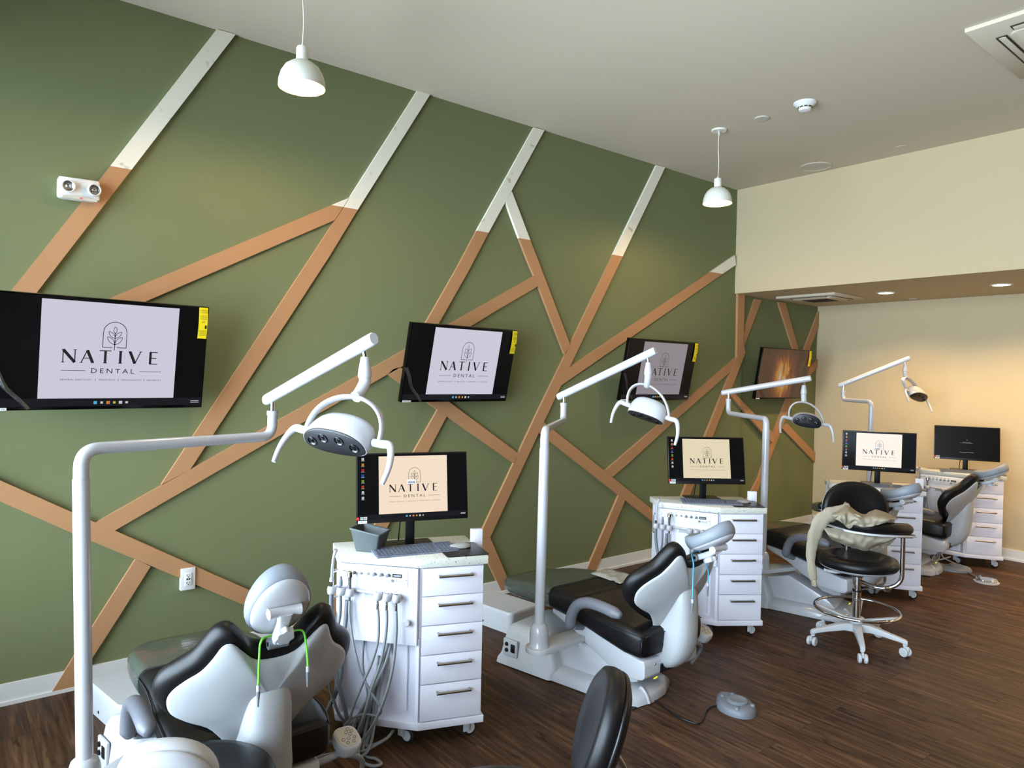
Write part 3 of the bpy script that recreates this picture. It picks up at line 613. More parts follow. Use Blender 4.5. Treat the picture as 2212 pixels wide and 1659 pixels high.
m = MB(); m.lathe([(0, 0), (0.004, 0.0), (0.003, 0.004), (0, 0.005)], Matrix.Translation((0.005, -0.045, -0.046)) @ Matrix.Rotation(PI/2, 4, 'X'), 12); m.build('status_light', PINKL, t)
# outlet
t = thing('wall_outlet', 'white wall outlet set into the sloping tan board', 'outlet', (1.026, GW-0.004, 0.466))
m = MB(); m.box((0, -0.008, 0), (0.074, 0.030, 0.118), 0.003); m.build('cover_plate', TRIMW, t)
m = MB(); m.box((0, -0.0245, 0), (0.034, 0.004, 0.068), 0.001); m.build('receptacle', PAPERW, t)
m = MB()
for z in (0.022, -0.018):
    m.box((-0.007, -0.0268, z), (0.003, 0.001, 0.009)); m.box((0.006, -0.0268, z), (0.002, 0.001, 0.007)); m.box((0, -0.0268, z-0.010), (0.005, 0.001, 0.005))
for x in (-0.006, 0.005): m.box((x, -0.0268, 0.001), (0.007, 0.001, 0.009))
m.build('sockets', INKB, t, smooth=0)

# ------------------------------------------------------------------ delivery carts
HCT, ZB = 0.81, 0.08
PENT = [(0, 0), (0.29, 0), (0.29, 0.39), (-0.325, 0.385), (-0.325, 0.19)]
def inset(poly, d):
    n = len(poly); out = []
    for i in range(n):
        a = Vector(poly[i-1]); b = Vector(poly[i]); c = Vector(poly[(i+1) % n])
        u = (b-a).normalized(); v = (c-b).normalized(); nu = Vector((-u.y, u.x)); nv = Vector((-v.y, v.x)); k = (nu+nv); k = k/(k.length**2)*2
        out.append(tuple(b + k*d))
    return out
FD = (Vector((0, 0))-Vector((-0.325, 0.19))).normalized(); FN = Vector((FD.y, -FD.x))
if FN.y > 0: FN = -FN
FMAT = basis((-0.325, 0.19, 0), (FD.x, FD.y, 0), (0, 0, 1), (FN.x, FN.y, 0))     # (s, z, outward)
def fp(s, n, z): return Vector((-0.325+FD.x*s+FN.x*n, 0.19+FD.y*s+FN.y*n, z))
def bar_handle(mb, a, b, out, r=0.0045):
    a = Vector(a); b = Vector(b); o = Vector(out)
    mb.tube([a+o, b+o], 0.0062, 10)
    for p in (a+(b-a)*0.03, b+(a-b)*0.03): mb.tube([p, p+o], r, 8)
def make_cart():
    t = thing('delivery_cart', '', 'dental cart')
    I4 = Matrix.Identity(4)
    body = inset(PENT, 0.012)
    m = MB(); m.prism([(0.0, 0.018), (0.278, 0.012), (0.278, 0.378), (0.0, 0.378)], Matrix.Translation((0, 0, ZB+0.03)), HCT-0.035-ZB-0.03)
    m.prism([(0.0, 0.018), (0.0, 0.378), (-0.313, 0.373), (-0.313, 0.197)], Matrix.Translation((0, 0, 0.44)), HCT-0.035-0.44)
    b2 = [fp(0.03, -0.07, 0).xy, fp(0.345, -0.07, 0).xy, Vector((0.0, 0.378)), Vector((-0.313, 0.373)), Vector((-0.313, 0.26))]
    m.prism([(0.0, 0.09), (0.0, 0.378), (-0.313, 0.373), (-0.313, 0.255)], Matrix.Translation((0, 0, ZB+0.03)), 0.40)
    m.prism([(-0.313, 0.195), (-0.313, 0.375), (-0.30, 0.375), (-0.30, 0.205)], Matrix.Translation((0, 0, ZB+0.03)), 0.36)
    m.prism([(0.0, 0.006), (0.0, 0.12), (-0.012, 0.12), (-0.012, 0.014)], Matrix.Translation((0, 0, ZB+0.03)), 0.36)
    m.build('cabinet_body', CABW, t, smooth=20)
    m = MB(); m.prism(PENT, Matrix.Translation((0, 0, ZB)), 0.032, bev=0.004); m.build('plinth', CABW, t)
    m = MB(); m.prism(inset(PENT, -0.006), Matrix.Translation((0, 0, HCT-0.036)), 0.036, bev=0.004); m.build('countertop', SPECK, t)
    zs = [HCT-0.036-0.004, 0.648, 0.523, 0.397, 0.272, ZB+0.034]
    for a, b in zip(zs[:-1], zs[1:]):
        m = MB(); m.bx(0.010, 0.276, 0.002, 0.020, b+0.003, a-0.002, 0.0015); d = m.build('drawer', CABW, t)
        m = MB(); zz = a-0.034; bar_handle(m, (0.075, 0.003, zz), (0.225, 0.003, zz), (0, -0.022, 0)); m.build('drawer_handle', STEEL, d)
    # instrument door
    m = MB(); m.prism([(0.006, 0.445), (0.366, 0.445), (0.366, HCT-0.040), (0.006, HCT-0.040)], FMAT @ Matrix.Translation((0, 0, -0.010)), 0.018, bev=0.0015); dr = m.build('instrument_door', CABW, t)
    m = MB(); m.lathe([(0, 0), (0.006, 0), (0.007, 0.012), (0.014, 0.014), (0.015, 0.021), (0.012, 0.025), (0, 0.026)], FMAT @ Matrix.Translation((0.327, 0.545, 0.008)), 20); m.build('door_knob', PLAST, dr)
    m = MB(); m.prism([(0.02, ZB+0.05), (0.30, ZB+0.05), (0.30, 0.44), (0.02, 0.44)], FMAT @ Matrix.Translation((0, 0, -0.074)), 0.008); m.build('recessed_panel', CABW, t)
    m = MB(); m.tube(corner_path([(-0.314, 0.26, 0.72), (-0.340, 0.26, 0.72), (-0.340, 0.26, 0.60), (-0.314, 0.26, 0.60)], 0.01), 0.0045, 8); m.build('side_handle', STEEL, t, smooth=60)
    m = MB(); m.bx(0.290, 0.345, 0.255, 0.285, 0.12, 0.868, 0.004); m.build('rear_panel', CABW, t)
    # control plate
    M = FMAT @ Matrix.Translation((0, 0, 0.008))
    m = MB(); m.prism([(0.052, 0.690), (0.322, 0.690), (0.322, 0.762), (0.052, 0.762)], M, 0.003, bev=0.0006); cp = m.build('control_plate', PAPERW, t)
    M2 = M @ Matrix.Translation((0, 0, 0.0034)); m = MB()
    for k, s in enumerate((0.082, 0.113, 0.144, 0.175, 0.206, 0.237)):
        stroke(m, (s-0.009, 0.753), (s+0.008, 0.753), 0.0022, 0, M2, 0); stroke(m, (s-0.004, 0.747), (s+0.004, 0.747), 0.0018, 0, M2, 0)
    m.quad([M2 @ Vector(p) for p in ((0.249, 0.7075, 0), (0.263, 0.7075, 0), (0.263, 0.7195, 0), (0.249, 0.7195, 0))], 1)
    put_text(m, 'ADS', 0.285, 0.7135, 0.036, 0.011, 0, 1, M2)
    m.quad([M2 @ Vector(p) for p in ((0.254, 0.728, 0), (0.297, 0.728, 0), (0.297, 0.744, 0), (0.254, 0.744, 0))], 2)
    m.quad([M2 @ Vector(p) for p in ((0.259, 0.732, 0.0003), (0.292, 0.732, 0.0003), (0.292, 0.739, 0.0003), (0.259, 0.739, 0.0003))], 3)
    m.build('plate_printing', [INKG, INKG, BLACKP, HOSEL], cp, smooth=0, recalc=False)
    for k, s in enumerate((0.082, 0.113, 0.144, 0.175, 0.206, 0.237)):
        m = MB()
        if k in (1, 2): m.lathe([(0, 0), (0.006, 0), (0.0055, 0.008), (0.003, 0.012), (0.0025, 0.02), (0, 0.02)], M2 @ Matrix.Translation((s, 0.737, 0)), 14)
        else:
            m.lathe([(0, 0), (0.0072, 0), (0.0065, 0.018), (0, 0.02)], M2 @ Matrix.Translation((s, 0.737, 0)), 14)
        m.build('control_knob', STEEL if k in (1, 2) else GREYK, cp)
    m = MB()
    for s in (0.315,): m.lathe([(0, 0), (0.0035, 0), (0.0025, 0.0022), (0, 0.0025)], M2 @ Matrix.Translation((s, 0.722, 0)), 10)
    m.build('plate_screw', STEEL, cp)
    # holder bar with six handpiece holders
    m = MB(); m.tube([fp(0.085, 0.022, 0.664), fp(0.225, 0.022, 0.656)], 0.007, 12); m.prism([(0.13, 0.632), (0.20, 0.632), (0.20, 0.652), (0.13, 0.652)], M, 0.003); m.build('holder_bar', PLAST, t)
    HS = [-0.006, 0.036, 0.078, 0.205, 0.245, 0.287]
    for k, s in enumerate(HS):
        z = 0.662-0.012*s/0.3; m = MB(); Mh = basis(fp(s, 0.045, z), (FD.x, FD.y, 0), (FN.x, FN.y, 0), (0, 0, 1))
        m.lathe([(0.010, -0.017), (0.016, -0.015), (0.0185, -0.005), (0.0185, 0.006), (0.016, 0.016), (0.010, 0.018)], Mh, 20, caps=False)
        m.lathe([(0.010, 0.018), (0.009, 0.0), (0.010, -0.017)], Mh, 20, caps=False)
        m.tube([fp(s, 0.0, z), fp(s, 0.03, z)], 0.011, 12); m.build('handpiece_holder', PLAST, t, smooth=60)
    # instruments
    def inst(name, parts, par=t):
        m = MB()
        for path, rad, mi in parts: m.tube(path, rad, 12, mi)
        return m.build(name, [PLAST, CHROME, GREYK, HOSE], par, smooth=50)
    n0 = 0.045
    inst('suction_tip', [([fp(-0.006, n0, 0.645), fp(-0.006, n0, 0.70)], [0.009, 0.0085], 1), ([fp(-0.006, n0, 0.70), fp(-0.006, n0, 0.716)], [0.010, 0.009], 0),
          ([fp(-0.006, n0, 0.715), fp(-0.004, n0, 0.76), fp(0.0, n0, 0.80), fp(0.008, n0+0.003, 0.825), fp(0.012, n0+0.004, 0.838)], [0.006, 0.006, 0.0058, 0.0075, 0.0105], 0)])
    inst('saliva_ejector', [([fp(0.036, n0, 0.635), fp(0.036, n0, 0.685)], [0.006, 0.006], 1), ([fp(0.036, n0, 0.685), fp(0.036, n0, 0.70), fp(0.036, n0, 0.712), fp(0.036, n0, 0.725)], [0.008, 0.0085, 0.006, 0.005], 2)])
    inst('air_water_syringe', [([fp(0.078, n0, 0.625), fp(0.078, n0, 0.66), fp(0.078, n0, 0.71), fp(0.078, n0, 0.728)], [0.0055, 0.008, 0.009, 0.011], 1), ([fp(0.078, n0, 0.728), fp(0.078, n0, 0.748), fp(0.078, n0, 0.753)], [0.014, 0.013, 0.006], 1),
         (spline([fp(0.078, n0, 0.742), fp(0.06, n0+0.003, 0.750), fp(0.035, n0+0.006, 0.754), fp(0.008, n0+0.008, 0.742)], 5), 0.0022, 1)])
    for s in HS[3:]: inst('handpiece_connector', [([fp(s, n0+0.002, 0.60), fp(s, n0+0.002, 0.625)], [0.0065, 0.0065], 1), ([fp(s, n0+0.002, 0.624), fp(s, n0+0.002, 0.672)], [0.0055, 0.006], 1)])
    # hoses: all hang down the front, loop at the floor and go back in under the door
    HP = [
     ('suction_hose', 0.0095, HOSE, [(-0.006, .045, .65), (-0.004, .047, .58), (.012, .055, .50), (.040, .06, .42), (.052, .06, .33), (.035, .055, .25), (.0, .06, .17), (-.04, .07, .08), (-.05, .08, .03), (0.0, .07, .02), (.12, .05, .06), (.17, -.03, .2), (.17, -.068, .33)]),
     ('saliva_hose', 0.0062, HOSE, [(.036, .045, .64), (.036, .047, .56), (.022, .055, .46), (.010, .065, .36), (.005, .07, .27), (.03, .07, .19), (.06, .065, .13), (.10, .05, .10), (.15, .0, .15), (.18, -.068, .34)]),
     ('syringe_hose', 0.0050, HOSEL, [(.078, .045, .63), (.080, .048, .56), (.098, .055, .47), (.118, .06, .40), (.145, .065, .33), (.19, .07, .26), (.235, .07, .20), (.225, .07, .165), (.15, .075, .16), (.09, .085, .12), (.08, .09, .05), (.13, .08, .02), (.18, .05, .06), (.17, -.06, .36)]),
     ('handpiece_hose', 0.0062, HOSEL, [(.205, .047, .605), (.212, .05, .55), (.212, .055, .47), (.19, .06, .38), (.15, .07, .28), (.115, .08, .18), (.10, .085, .09), (.12, .09, .03), (.16, .075, .03), (.19, .03, .12), (.19, -.06, .38)]),
     ('handpiece_hose', 0.0062, HOSEL, [(.245, .047, .605), (.248, .05, .55), (.243, .055, .47), (.225, .06, .37), (.19, .07, .26), (.165, .085, .15), (.13, .10, .06), (.12, .11, .015), (.17, .12, .010), (.20, .09, .04), (.20, .03, .15), (.20, -.06, .38)]),
     ('handpiece_hose', 0.0062, HOSEL, [(.287, .047, .60), (.291, .05, .52), (.287, .055, .42), (.275, .06, .33), (.25, .07, .23), (.21, .085, .13), (.16, .10, .05), (.18, .14, .010), (.24, .17, .008), (.275, .15, .008), (.24, .12, .009), (.17, .09, .02), (.17, .0, .2), (.205, -.065, .39)]),
     ('suction_hose', 0.0095, HOSE, [(.06, .03, .62), (.055, .04, .50), (.035, .055, .38), (.04, .06, .28), (.07, .06, .18), (.09, .055, .10), (.13, .05, .07), (.17, .01, .13), (.20, -.06, .34)]),
     ('supply_line', 0.0065, HOSEL, [(.215, -.066, .42), (.195, -.02, .34), (.165, .02, .24), (.135, .04, .12), (.13, .05, .05), (.18, .07, .03), (.25, .05, .055), (.26, -.02, .06)]),
     ('supply_line', 0.0045, HOSE, [(.10, -.066, .43), (.115, -.02, .33), (.16, .03, .22), (.155, .045, .13), (.13, .07, .06), (.07, .09, .02), (.03, .06, .02)]),
     ('supply_line', 0.0065, HOSEL, [(.225, -.066, .42), (.215, -.01, .33), (.155, .03, .20), (.11, .055, .10), (.115, .08, .04), (.165, .10, .02), (.24, .06, .05)])]
    for nm, r, mt, P in HP:
        m = MB(); m.tube(spline([fp(*p) for p in P], 7), r, 10); m.build(nm, mt, t, smooth=180)
    for cx, cy, a in ((0.235, 0.05, 0.3), (0.24, 0.33, 1.0), (-0.27, 0.34, 0.4), (-0.26, 0.235, -0.5), (-0.045, 0.075, -0.9)):
        t2 = MB(); Mx = Matrix.Rotation(PI/2, 4, 'X')
        m = MB(); m.lathe([(0, -0.010), (0.030, -0.010), (0.035, -0.006), (0.035, 0.006), (0.030, 0.010), (0, 0.010)], Matrix.Translation((0.012, 0.012, 0.035)) @ Mx, 28, 0); m.lathe([(0, -0.013), (0.022, -0.012), (0.024, -0.009), (0.024, 0.009), (0.022, 0.013), (0, 0.013)], Matrix.Translation((0.012, 0.012, 0.035)) @ Mx, 24, 1)
        m.bx(-0.028, 0.004, -0.010, 0.0, 0.03, ZB-0.004, 0.003, 1); m.bx(-0.026, 0.014, -0.012, 0.014, ZB-0.016, ZB, 0.002, 1)
        c = m.build('caster', [RUBBER, PLASTM], t, smooth=40, loc=(cx, cy, 0), rz=a)
    return t
CART = make_cart()
CARTS = [((1.574, 2.553), -20), ((3.713, 2.572), -34), ((5.405, 2.359), -54), ((6.984, 2.33), -58)]
CL = ['nearest white dental cart with drawers and hanging hoses, a grey bin on its top', 'second white dental cart, between the second chair headrest and the third lamp post', 'third white dental cart, half hidden behind the stool with the jacket', 'farthest white dental cart against the cream wall under a dark monitor']
def cpt(k, u, v, z=0.0):
    (x, y), a = CARTS[k]; a = dg(a); return Vector((x+math.cos(a)*u-math.sin(a)*v, y+math.sin(a)*u+math.cos(a)*v, z))
for k, ((x, y), a) in enumerate(CARTS):
    c = CART if k == 0 else copy_tree(CART); c.location = (x, y, 0); c.rotation_euler = (0, 0, dg(a)); c['label'] = CL[k]; c['group'] = 'white dental carts'
# monitors
def monitor(k, c, yaw, tilt, white, pic, label, name_txt=None, barcode=False):
    base = cpt(k, 0, 0); w, h = 0.505, 0.305
    t = thing('monitor', label, 'monitor', (c[0], c[1], HCT), dg(yaw), 'monitors on the carts')
    hz = c[2]-HCT; Mt = Matrix.Translation((0, 0, hz)) @ Matrix.Rotation(dg(tilt), 4, 'X')
    m = MB(); t2 = MB(); t2.bx(-w/2, w/2, 0, 0.022, -h/2, h/2, 0.003); t2.bx(-0.12, 0.12, 0.02, 0.042, -0.09, 0.09, 0.01); m.merge(t2, Mt); m.build('case', BLACKP, t, smooth=30)
    d = display(t, w-0.010, h-0.022, white, pic, 'display'); d.matrix_local = Mt @ Matrix.Translation((0, -0.0006, 0.005))
    m = MB(); m.bx(-0.020, 0.020, 0.045, 0.068, 0.005, hz+0.03, 0.003); m.bx(-0.018, 0.018, 0.03, 0.06, hz-0.03, hz+0.03, 0.002); m.build('neck', BLACKP, t, smooth=30)
    m = MB(); m.bx(-0.11, 0.11, 0.0, 0.15, 0.0, 0.007, 0.003); m.build('foot', BLACKP, t, smooth=30)
    m = MB(); Mf = Mt @ basis((0, -0.0018, 0), (1, 0, 0), (0, 0, 1), (0, -1, 0))
    def q(x0, x1, z0, z1, mi, dz=0): m.quad([Mf @ Vector(p) for p in ((x0, z0, dz), (x1, z0, dz), (x1, z1, dz), (x0, z1, dz))], mi)
    q(-w/2+0.006, -w/2+0.044, -h/2+0.001, -h/2+0.013, 0)
    if name_txt: put_text(m, name_txt, -w/2+0.025, -h/2+0.007, 0.024, 0.007, 0.0004, 1, Mf)
    else: stroke(m, (-w/2+0.012, -h/2+0.007), (-w/2+0.038, -h/2+0.007), 0.003, 0.0004, Mf, 1)
    q(-w/2-0.002, -w/2+0.010, -h/2+0.016, -h/2+0.028, 2)
    for a in (0.022, 0.038):   # outlined warning pictogram
        for s_, e_ in (((-1, -1), (1, -1)), ((1, -1), (1, 1)), ((1, 1), (-1, 1)), ((-1, 1), (-1, -1)), ((-1, -1), (1, 1)), ((-1, 1), (1, -1))):
            stroke(m, (-w/2+a+s_[0]*0.006, -h/2+0.023+s_[1]*0.005), (-w/2+a+e_[0]*0.006, -h/2+0.023+e_[1]*0.005), 0.0014, 0.0002, Mf, 0)
    if barcode:
        q(-0.030, 0.008, 0.012, 0.032, 0, 0.0006); rr = random.Random(3)
        x = -0.026
        while x < 0.004: wd = rr.choice((0.0008, 0.0014, 0.002)); q(x, x+wd, 0.015, 0.025, 1, 0.0009); x += wd+rr.choice((0.0007, 0.0012))
    m.build('stickers', [PAPERW, INKG, REDM], t, smooth=0, recalc=False)
    m = MB(); m.tube(spline([(0.015, 0.05, hz-0.04), (-0.01, 0.075, hz-0.10), (-0.035, 0.09, hz-0.16), (-0.04, 0.11, 0.012)], 6), 0.003, 8); m.build('cable', BLACKP, t, smooth=180)
    return t
monitor(0, (1.644, 2.743, 1.087), -17.5, -7.8, E_MON, 'mon', 'nearest monitor, warm white logo with a barcode sticker over it', 'OPT 4', True)
monitor(1, (3.857, 2.784, 1.069), -35, -11, E_MON2, 'mon', 'monitor on the second cart showing the clean cream logo')
monitor(2, (5.586, 2.468, 1.067), -61, 0.6, E_MON3, 'mon', 'monitor on the third cart with the brightest white logo picture', None, True)
monitor(3, (7.205, 2.415, 1.064), -65, -8, E_MON3, 'off', 'monitor on the farthest cart showing a dark update message')
# keyboards, mouse pads, mice
def make_keyboard():
    t = thing('keyboard', '', 'keyboard'); m = MB(); M = basis((0, 0, 0), (1, 0, 0), (0, 1, 0), (0, 0, 1)); m.prism(rrect(0.37, 0.135, 0.006), M @ Matrix.Rotation(0.07, 4, 'X') @ Matrix.Translation((0, 0, 0.004)), 0.007, bev=0.001); m.build('case', GREYK, t)
    m = MB(); m.bx(-0.18, 0.18, 0.040, 0.062, 0.0, 0.012, 0.003); m.build('rear_foot', BLACKP, t)
    m = MB(); R_ = Matrix.Rotation(0.07, 4, 'X') @ Matrix.Translation((0, 0, 0.012))
    for r in range(6):
        for c in range(21):
            if c == 15 or (r == 0 and 3 < c < 10): continue
            x = -0.172+c*0.0172; y = 0.050-r*0.0205; t2 = MB(); t2.box((x, y, 0.001), (0.0148, 0.0165 if r else 0.011, 0.003), 0.0008); m.merge(t2, R_)
    t2 = MB(); t2.box((-0.172+6.5*0.0172, 0.050-5*0.0205, 0.0012), (0.095, 0.0165, 0.003), 0.0008); m.merge(t2, R_)
    k = m.build('keys', mat('blue_grey_keys', (98, 104, 120), 0.5), t); k['kind'] = 'stuff'
    return t
def make_mouse():
    t = thing('mouse', '', 'mouse'); m = MB(); rs = []
    for k in range(11):
        u = -1+2*k/10; x = u*0.052; hw = 0.028*math.sqrt(max(0.02, 1-u*u*0.98)); hh = 0.019*math.sqrt(max(0.02, 1-(u-0.1)**2*0.80))
        rs.append([(x, hw*math.cos(a), 0.002+max(0, hh*math.sin(a))) for a in [PI*j/10 for j in range(11)]] + [(x, -hw+2*hw*j/4, 0.001) for j in range(1, 4)])
    m.rings(rs, 0); m.build('shell', mat('silver_mouse_shell', (150, 148, 144), 0.35), t, smooth=60)
    m = MB(); m.bx(-0.046, 0.046, -0.024, 0.024, 0.0, 0.004, 0.002); m.build('underside', BLACKP, t)
    return t
KB, MS = make_keyboard(), make_mouse()
ORD = ['nearest', 'second', 'third', 'farthest']
for k in range(4):
    kb = KB if k == 0 else copy_tree(KB); p = cpt(k, (0.0, 0.0, 0.01, 0.01)[k], (0.145, 0.15, 0.13, 0.13)[k], HCT); kb.location = p; kb.rotation_euler = (0, 0, dg((-14, -44, -62, -66)[k]))
    kb['label'] = 'thin grey keyboard in front of the monitor on the %s cart' % ORD[k]; kb['group'] = 'grey keyboards on the carts'
    m = MB(); p = cpt(k, 0.205, 0.12, HCT+0.0005); m.prism(rrect(0.19, 0.23, 0.012), Matrix.Identity(4), 0.003)
    o = m.build('mouse_pad', BLACKP, smooth=0); o.location = p; o.rotation_euler = (0, 0, dg(CARTS[k][1]+(2, -6, 0, 0)[k])); tag(o, 'black mouse pad at the right end of the %s cart top' % ORD[k], 'mouse pad', 'black mouse pads on the carts')
    ms = MS if k == 0 else copy_tree(MS); p = cpt(k, 0.205, 0.15, HCT+0.0035); ms.location = p; ms.rotation_euler = (0, 0, dg((-20, -25, -40, -50)[k])); ms['label'] = 'silver mouse on the black pad of the %s cart' % ORD[k]; ms['group'] = 'silver mice on the carts'
# grey bin on the nearest cart
t = thing('storage_bin', 'open grey plastic bin at the left end of the nearest cart top', 'bin', (cpt(0, -0.185, 0.215, HCT)), dg(38), None)
m = MB(); a = rrect(0.085, 0.10, 0.008, 3); b = rrect(0.125, 0.14, 0.01, 3); c = rrect(0.118, 0.133, 0.01, 3); d = rrect(0.080, 0.095, 0.008, 3)
m.rings([[(p[0], p[1], 0) for p in a], [(p[0], p[1], 0.082+0.02*(p[1] > 0)) for p in b], [(p[0], p[1], 0.082+0.02*(p[1] > 0)) for p in c], [(p[0], p[1], 0.004) for p in d]], 0)
m.build('bin_shell', GREYB, t, smooth=30)
m = MB(); b2 = rrect(0.131, 0.146, 0.011, 3); m.rings([[(p[0], p[1], 0.079+0.02*(p[1] > 0)) for p in b2], [(p[0], p[1], 0.085+0.02*(p[1] > 0)) for p in b2], [(p[0], p[1], 0.085+0.02*(p[1] > 0)) for p in c], [(p[0], p[1], 0.079+0.02*(p[1] > 0)) for p in c]], 0, caps=False, loop=True)
m.build('rim', GREYB, t, smooth=30)

def proj(P):
    q = ROT.transposed() @ (Vector(P)-CAMP); return (1106.0+F_PX*q.x/-q.z, 829.5-F_PX*q.y/-q.z)
def z_for(x, y, py):
    lo, hi = 0.0, 3.4
    for _ in range(40):
        mid = (lo+hi)/2
        if proj((x, y, mid))[1] > py: lo = mid
        else: hi = mid
    return (lo+hi)/2
def on_plane(p, o, n):
    r = ray(p); return CAMP + r*((Vector(o)-CAMP).dot(n)/r.dot(n))

# ------------------------------------------------------------------ dental chairs (x toward the head end, y across, z up)
def loft_x(mb, st, n=5, mi=0):
    """stations (x, half width, z bottom, z top, corner radius)"""
    rs = []
    for x, hw, zb, zt, r in st:
        h = zt-zb; r = min(r, hw*0.98, h*0.49); rs.append([(x, p[0], (zb+zt)/2+p[1]) for p in rrect(2*hw, h, r, n)])
    mb.rings(rs, mi)
B0 = Vector((0.48, 0, 0.42)); BT = Vector((0.44, 0, 0.898)); BNm = Vector((0.898, 0, -0.44))
def backpt(y, s, off, k=0.75): return B0 + Vector((0, y, 0)) + BT*s + BNm*(off-k*y*y)
def mirror(half): return [(y, s) for y, s in half] + [(-y, s) for y, s in half[::-1] if y > 1e-6]
def pad(mb, outline, cen, prof, k=0.75, mi=0, fn=None, nsub=3):
    O = [(p.x, p.y) for p in spline([(a, b, 0) for a, b in outline], nsub, True)]; fn = fn or (lambda y, s, o: backpt(y, s, o, k))
    mb.rings([[fn(cen[0]+(a-cen[0])*sc, cen[1]+(b-cen[1])*sc, off) for a, b in O] for sc, off in prof], mi)
def make_chair():
    t = thing('dental_chair', '', 'dental chair')
    # floor base (parts that keep their heading when the seat is swivelled)
    bl = (-0.0217, -0.0655, 0); brz = dg(9.7)
    def base(m, name, mt, smooth=40, par=t):
        return m.build(name, mt, par, smooth=smooth, loc=bl if par is t else None, rz=brz if par is t else None)
    def foot(x0, x1, hw, r): # rounded at the head end
        o = [(x0, -hw+0.03), (x0+0.03, -hw)]; o += [(x1-0.13, -hw), (x1-0.03, -hw+0.045), (x1, -0.06), (x1, 0.06), (x1-0.03, hw-0.045), (x1-0.13, hw)]; o += [(x0+0.03, hw), (x0, hw-0.03)]
        return o
    m = MB(); O = foot(-0.10, 0.455, 0.205, 0.1); m.rings([[(p[0], p[1], 0.004) for p in O], [(p[0], p[1], 0.035) for p in O], [(p[0]*0.985, p[1]*0.95, 0.052) for p in O], [(p[0]*0.95, p[1]*0.85, 0.066) for p in O], [(p[0]*0.9, p[1]*0.6, 0.075) for p in O]]); base(m, 'base_plate', PLAST, 60)
    m = MB(); m.prism([(-0.43, -0.20), (0.42, -0.20), (0.42, 0.20), (-0.43, 0.20)], Matrix.Identity(4), 0.006); base(m, 'base_gasket', RUBBER)
    m = MB(); rs = []
    for z, x0, x1, hw in ((0.006, -0.445, -0.055, 0.222), (0.03, -0.44, -0.055, 0.220), (0.06, -0.418, -0.04, 0.214), (0.12, -0.405, -0.06, 0.206), (0.185, -0.392, -0.085, 0.197), (0.215, -0.375, -0.10, 0.185), (0.228, -0.345, -0.125, 0.155)):
        rs.append([((x0+x1)/2+p[0], p[1], z) for p in rrect(x1-x0, 2*hw, 0.03, 4)])
    m.rings(rs); base(m, 'power_housing', PLASTM, 50)
    m = MB(); m.box((-0.335, -0.214, 0.105), (0.10, 0.014, 0.095), 0.006); pw = base(m, 'switch_panel', PLASTM)
    m = MB(); m.box((-0.315, -0.2225, 0.108), (0.028, 0.004, 0.045), 0.001)
    for z in (0.125, 0.092): m.lathe([(0, 0), (0.011, 0), (0.010, 0.006), (0, 0.006)], Matrix.Translation((-0.358, -0.221, z)) @ Matrix.Rotation(PI/2, 4, 'X'), 14)
    m.build('switches', BLACKP, pw)
    m = MB(); m.prism([(-0.12, 0.06), (-0.10, 0.21), (0.05, 0.245), (0.30, 0.13), (0.36, 0.075), (0.30, 0.055)], basis((0, 0.135, 0), (1, 0, 0), (0, 0, 1), (0, -1, 0)), 0.27, bev=0.012); base(m, 'lift_arm', PLAST)
    m = MB(); m.box((0.405, 0.05, 0.0765), (0.006, 0.035, 0.003)); base(m, 'status_light', LEDY, 0)
    m = MB(); m.tube(corner_path([(0.40, -0.10, 0.05), (0.405, -0.10, 0.083), (0.44, -0.10, 0.05), (0.452, -0.095, 0.01)], 0.02), 0.008, 8); base(m, 'cable_clip', PLAST, 60)
    # seat skirt
    m = MB(); P = [(-0.13, 0.325), (-0.13, 0.365), (0.062, 0.330), (0.45, 0.262), (0.495, 0.262), (0.503, 0.24), (0.503, 0.185), (0.487, 0.168), (0.44, 0.158), (0.30, 0.165), (0.16, 0.215), (0.05, 0.27)]
    m.prism(P, basis((0, 0.205, 0), (1, 0, 0), (0, 0, 1), (0, -1, 0)), 0.41, bev=0.008); m.build('seat_skirt', PLAST, t, smooth=35)
    m = MB(); m.prism([(0.05, 0.27), (0.16, 0.215), (0.30, 0.165), (0.44, 0.158), (0.43, 0.135), (0.39, 0.122), (0.30, 0.130), (0.15, 0.21), (0.03, 0.28)], basis((0, 0.17, 0), (1, 0, 0), (0, 0, 1), (0, -1, 0)), 0.34, bev=0.008); m.build('underside_cover', SHELLM, t, smooth=35)
    m = MB(); m.lathe([(0, 0), (0.006, 0), (0.004, 0.004), (0, 0.005)], Matrix.Translation((0.502, -0.13, 0.235)) @ Matrix.Rotation(PI/2, 4, 'Y'), 12); m.build('skirt_screw', STEEL, t)
    m = MB(); m.box((0.503, 0.01, 0.205), (0.012, 0.20, 0.045), 0.005); m.build('recline_slot', BLACKP, t)
    # upholstery
    m = MB(); loft_x(m, [(0.515, 0.19, 0.32, 0.375, 0.02), (0.508, 0.225, 0.285, 0.395, 0.03), (0.485, 0.243, 0.275, 0.405, 0.04), (0.40, 0.25, 0.278, 0.420, 0.04), (0.25, 0.25, 0.305, 0.425, 0.04), (0.15, 0.25, 0.325, 0.437, 0.04), (0.07, 0.25, 0.335, 0.464, 0.04), (0.02, 0.25, 0.345, 0.474, 0.04), (-0.06, 0.25, 0.352, 0.470, 0.04),
        (-0.15, 0.248, 0.358, 0.462, 0.04), (-0.28, 0.245, 0.358, 0.448, 0.035), (-0.40, 0.235, 0.352, 0.430, 0.03), (-0.48, 0.215, 0.346, 0.412, 0.03), (-0.55, 0.18, 0.342, 0.398, 0.025), (-0.60, 0.13, 0.342, 0.388, 0.02), (-0.625, 0.07, 0.348, 0.378, 0.01)]); m.build('seat_cushion', LEATH, t, smooth=60)
    m = MB()
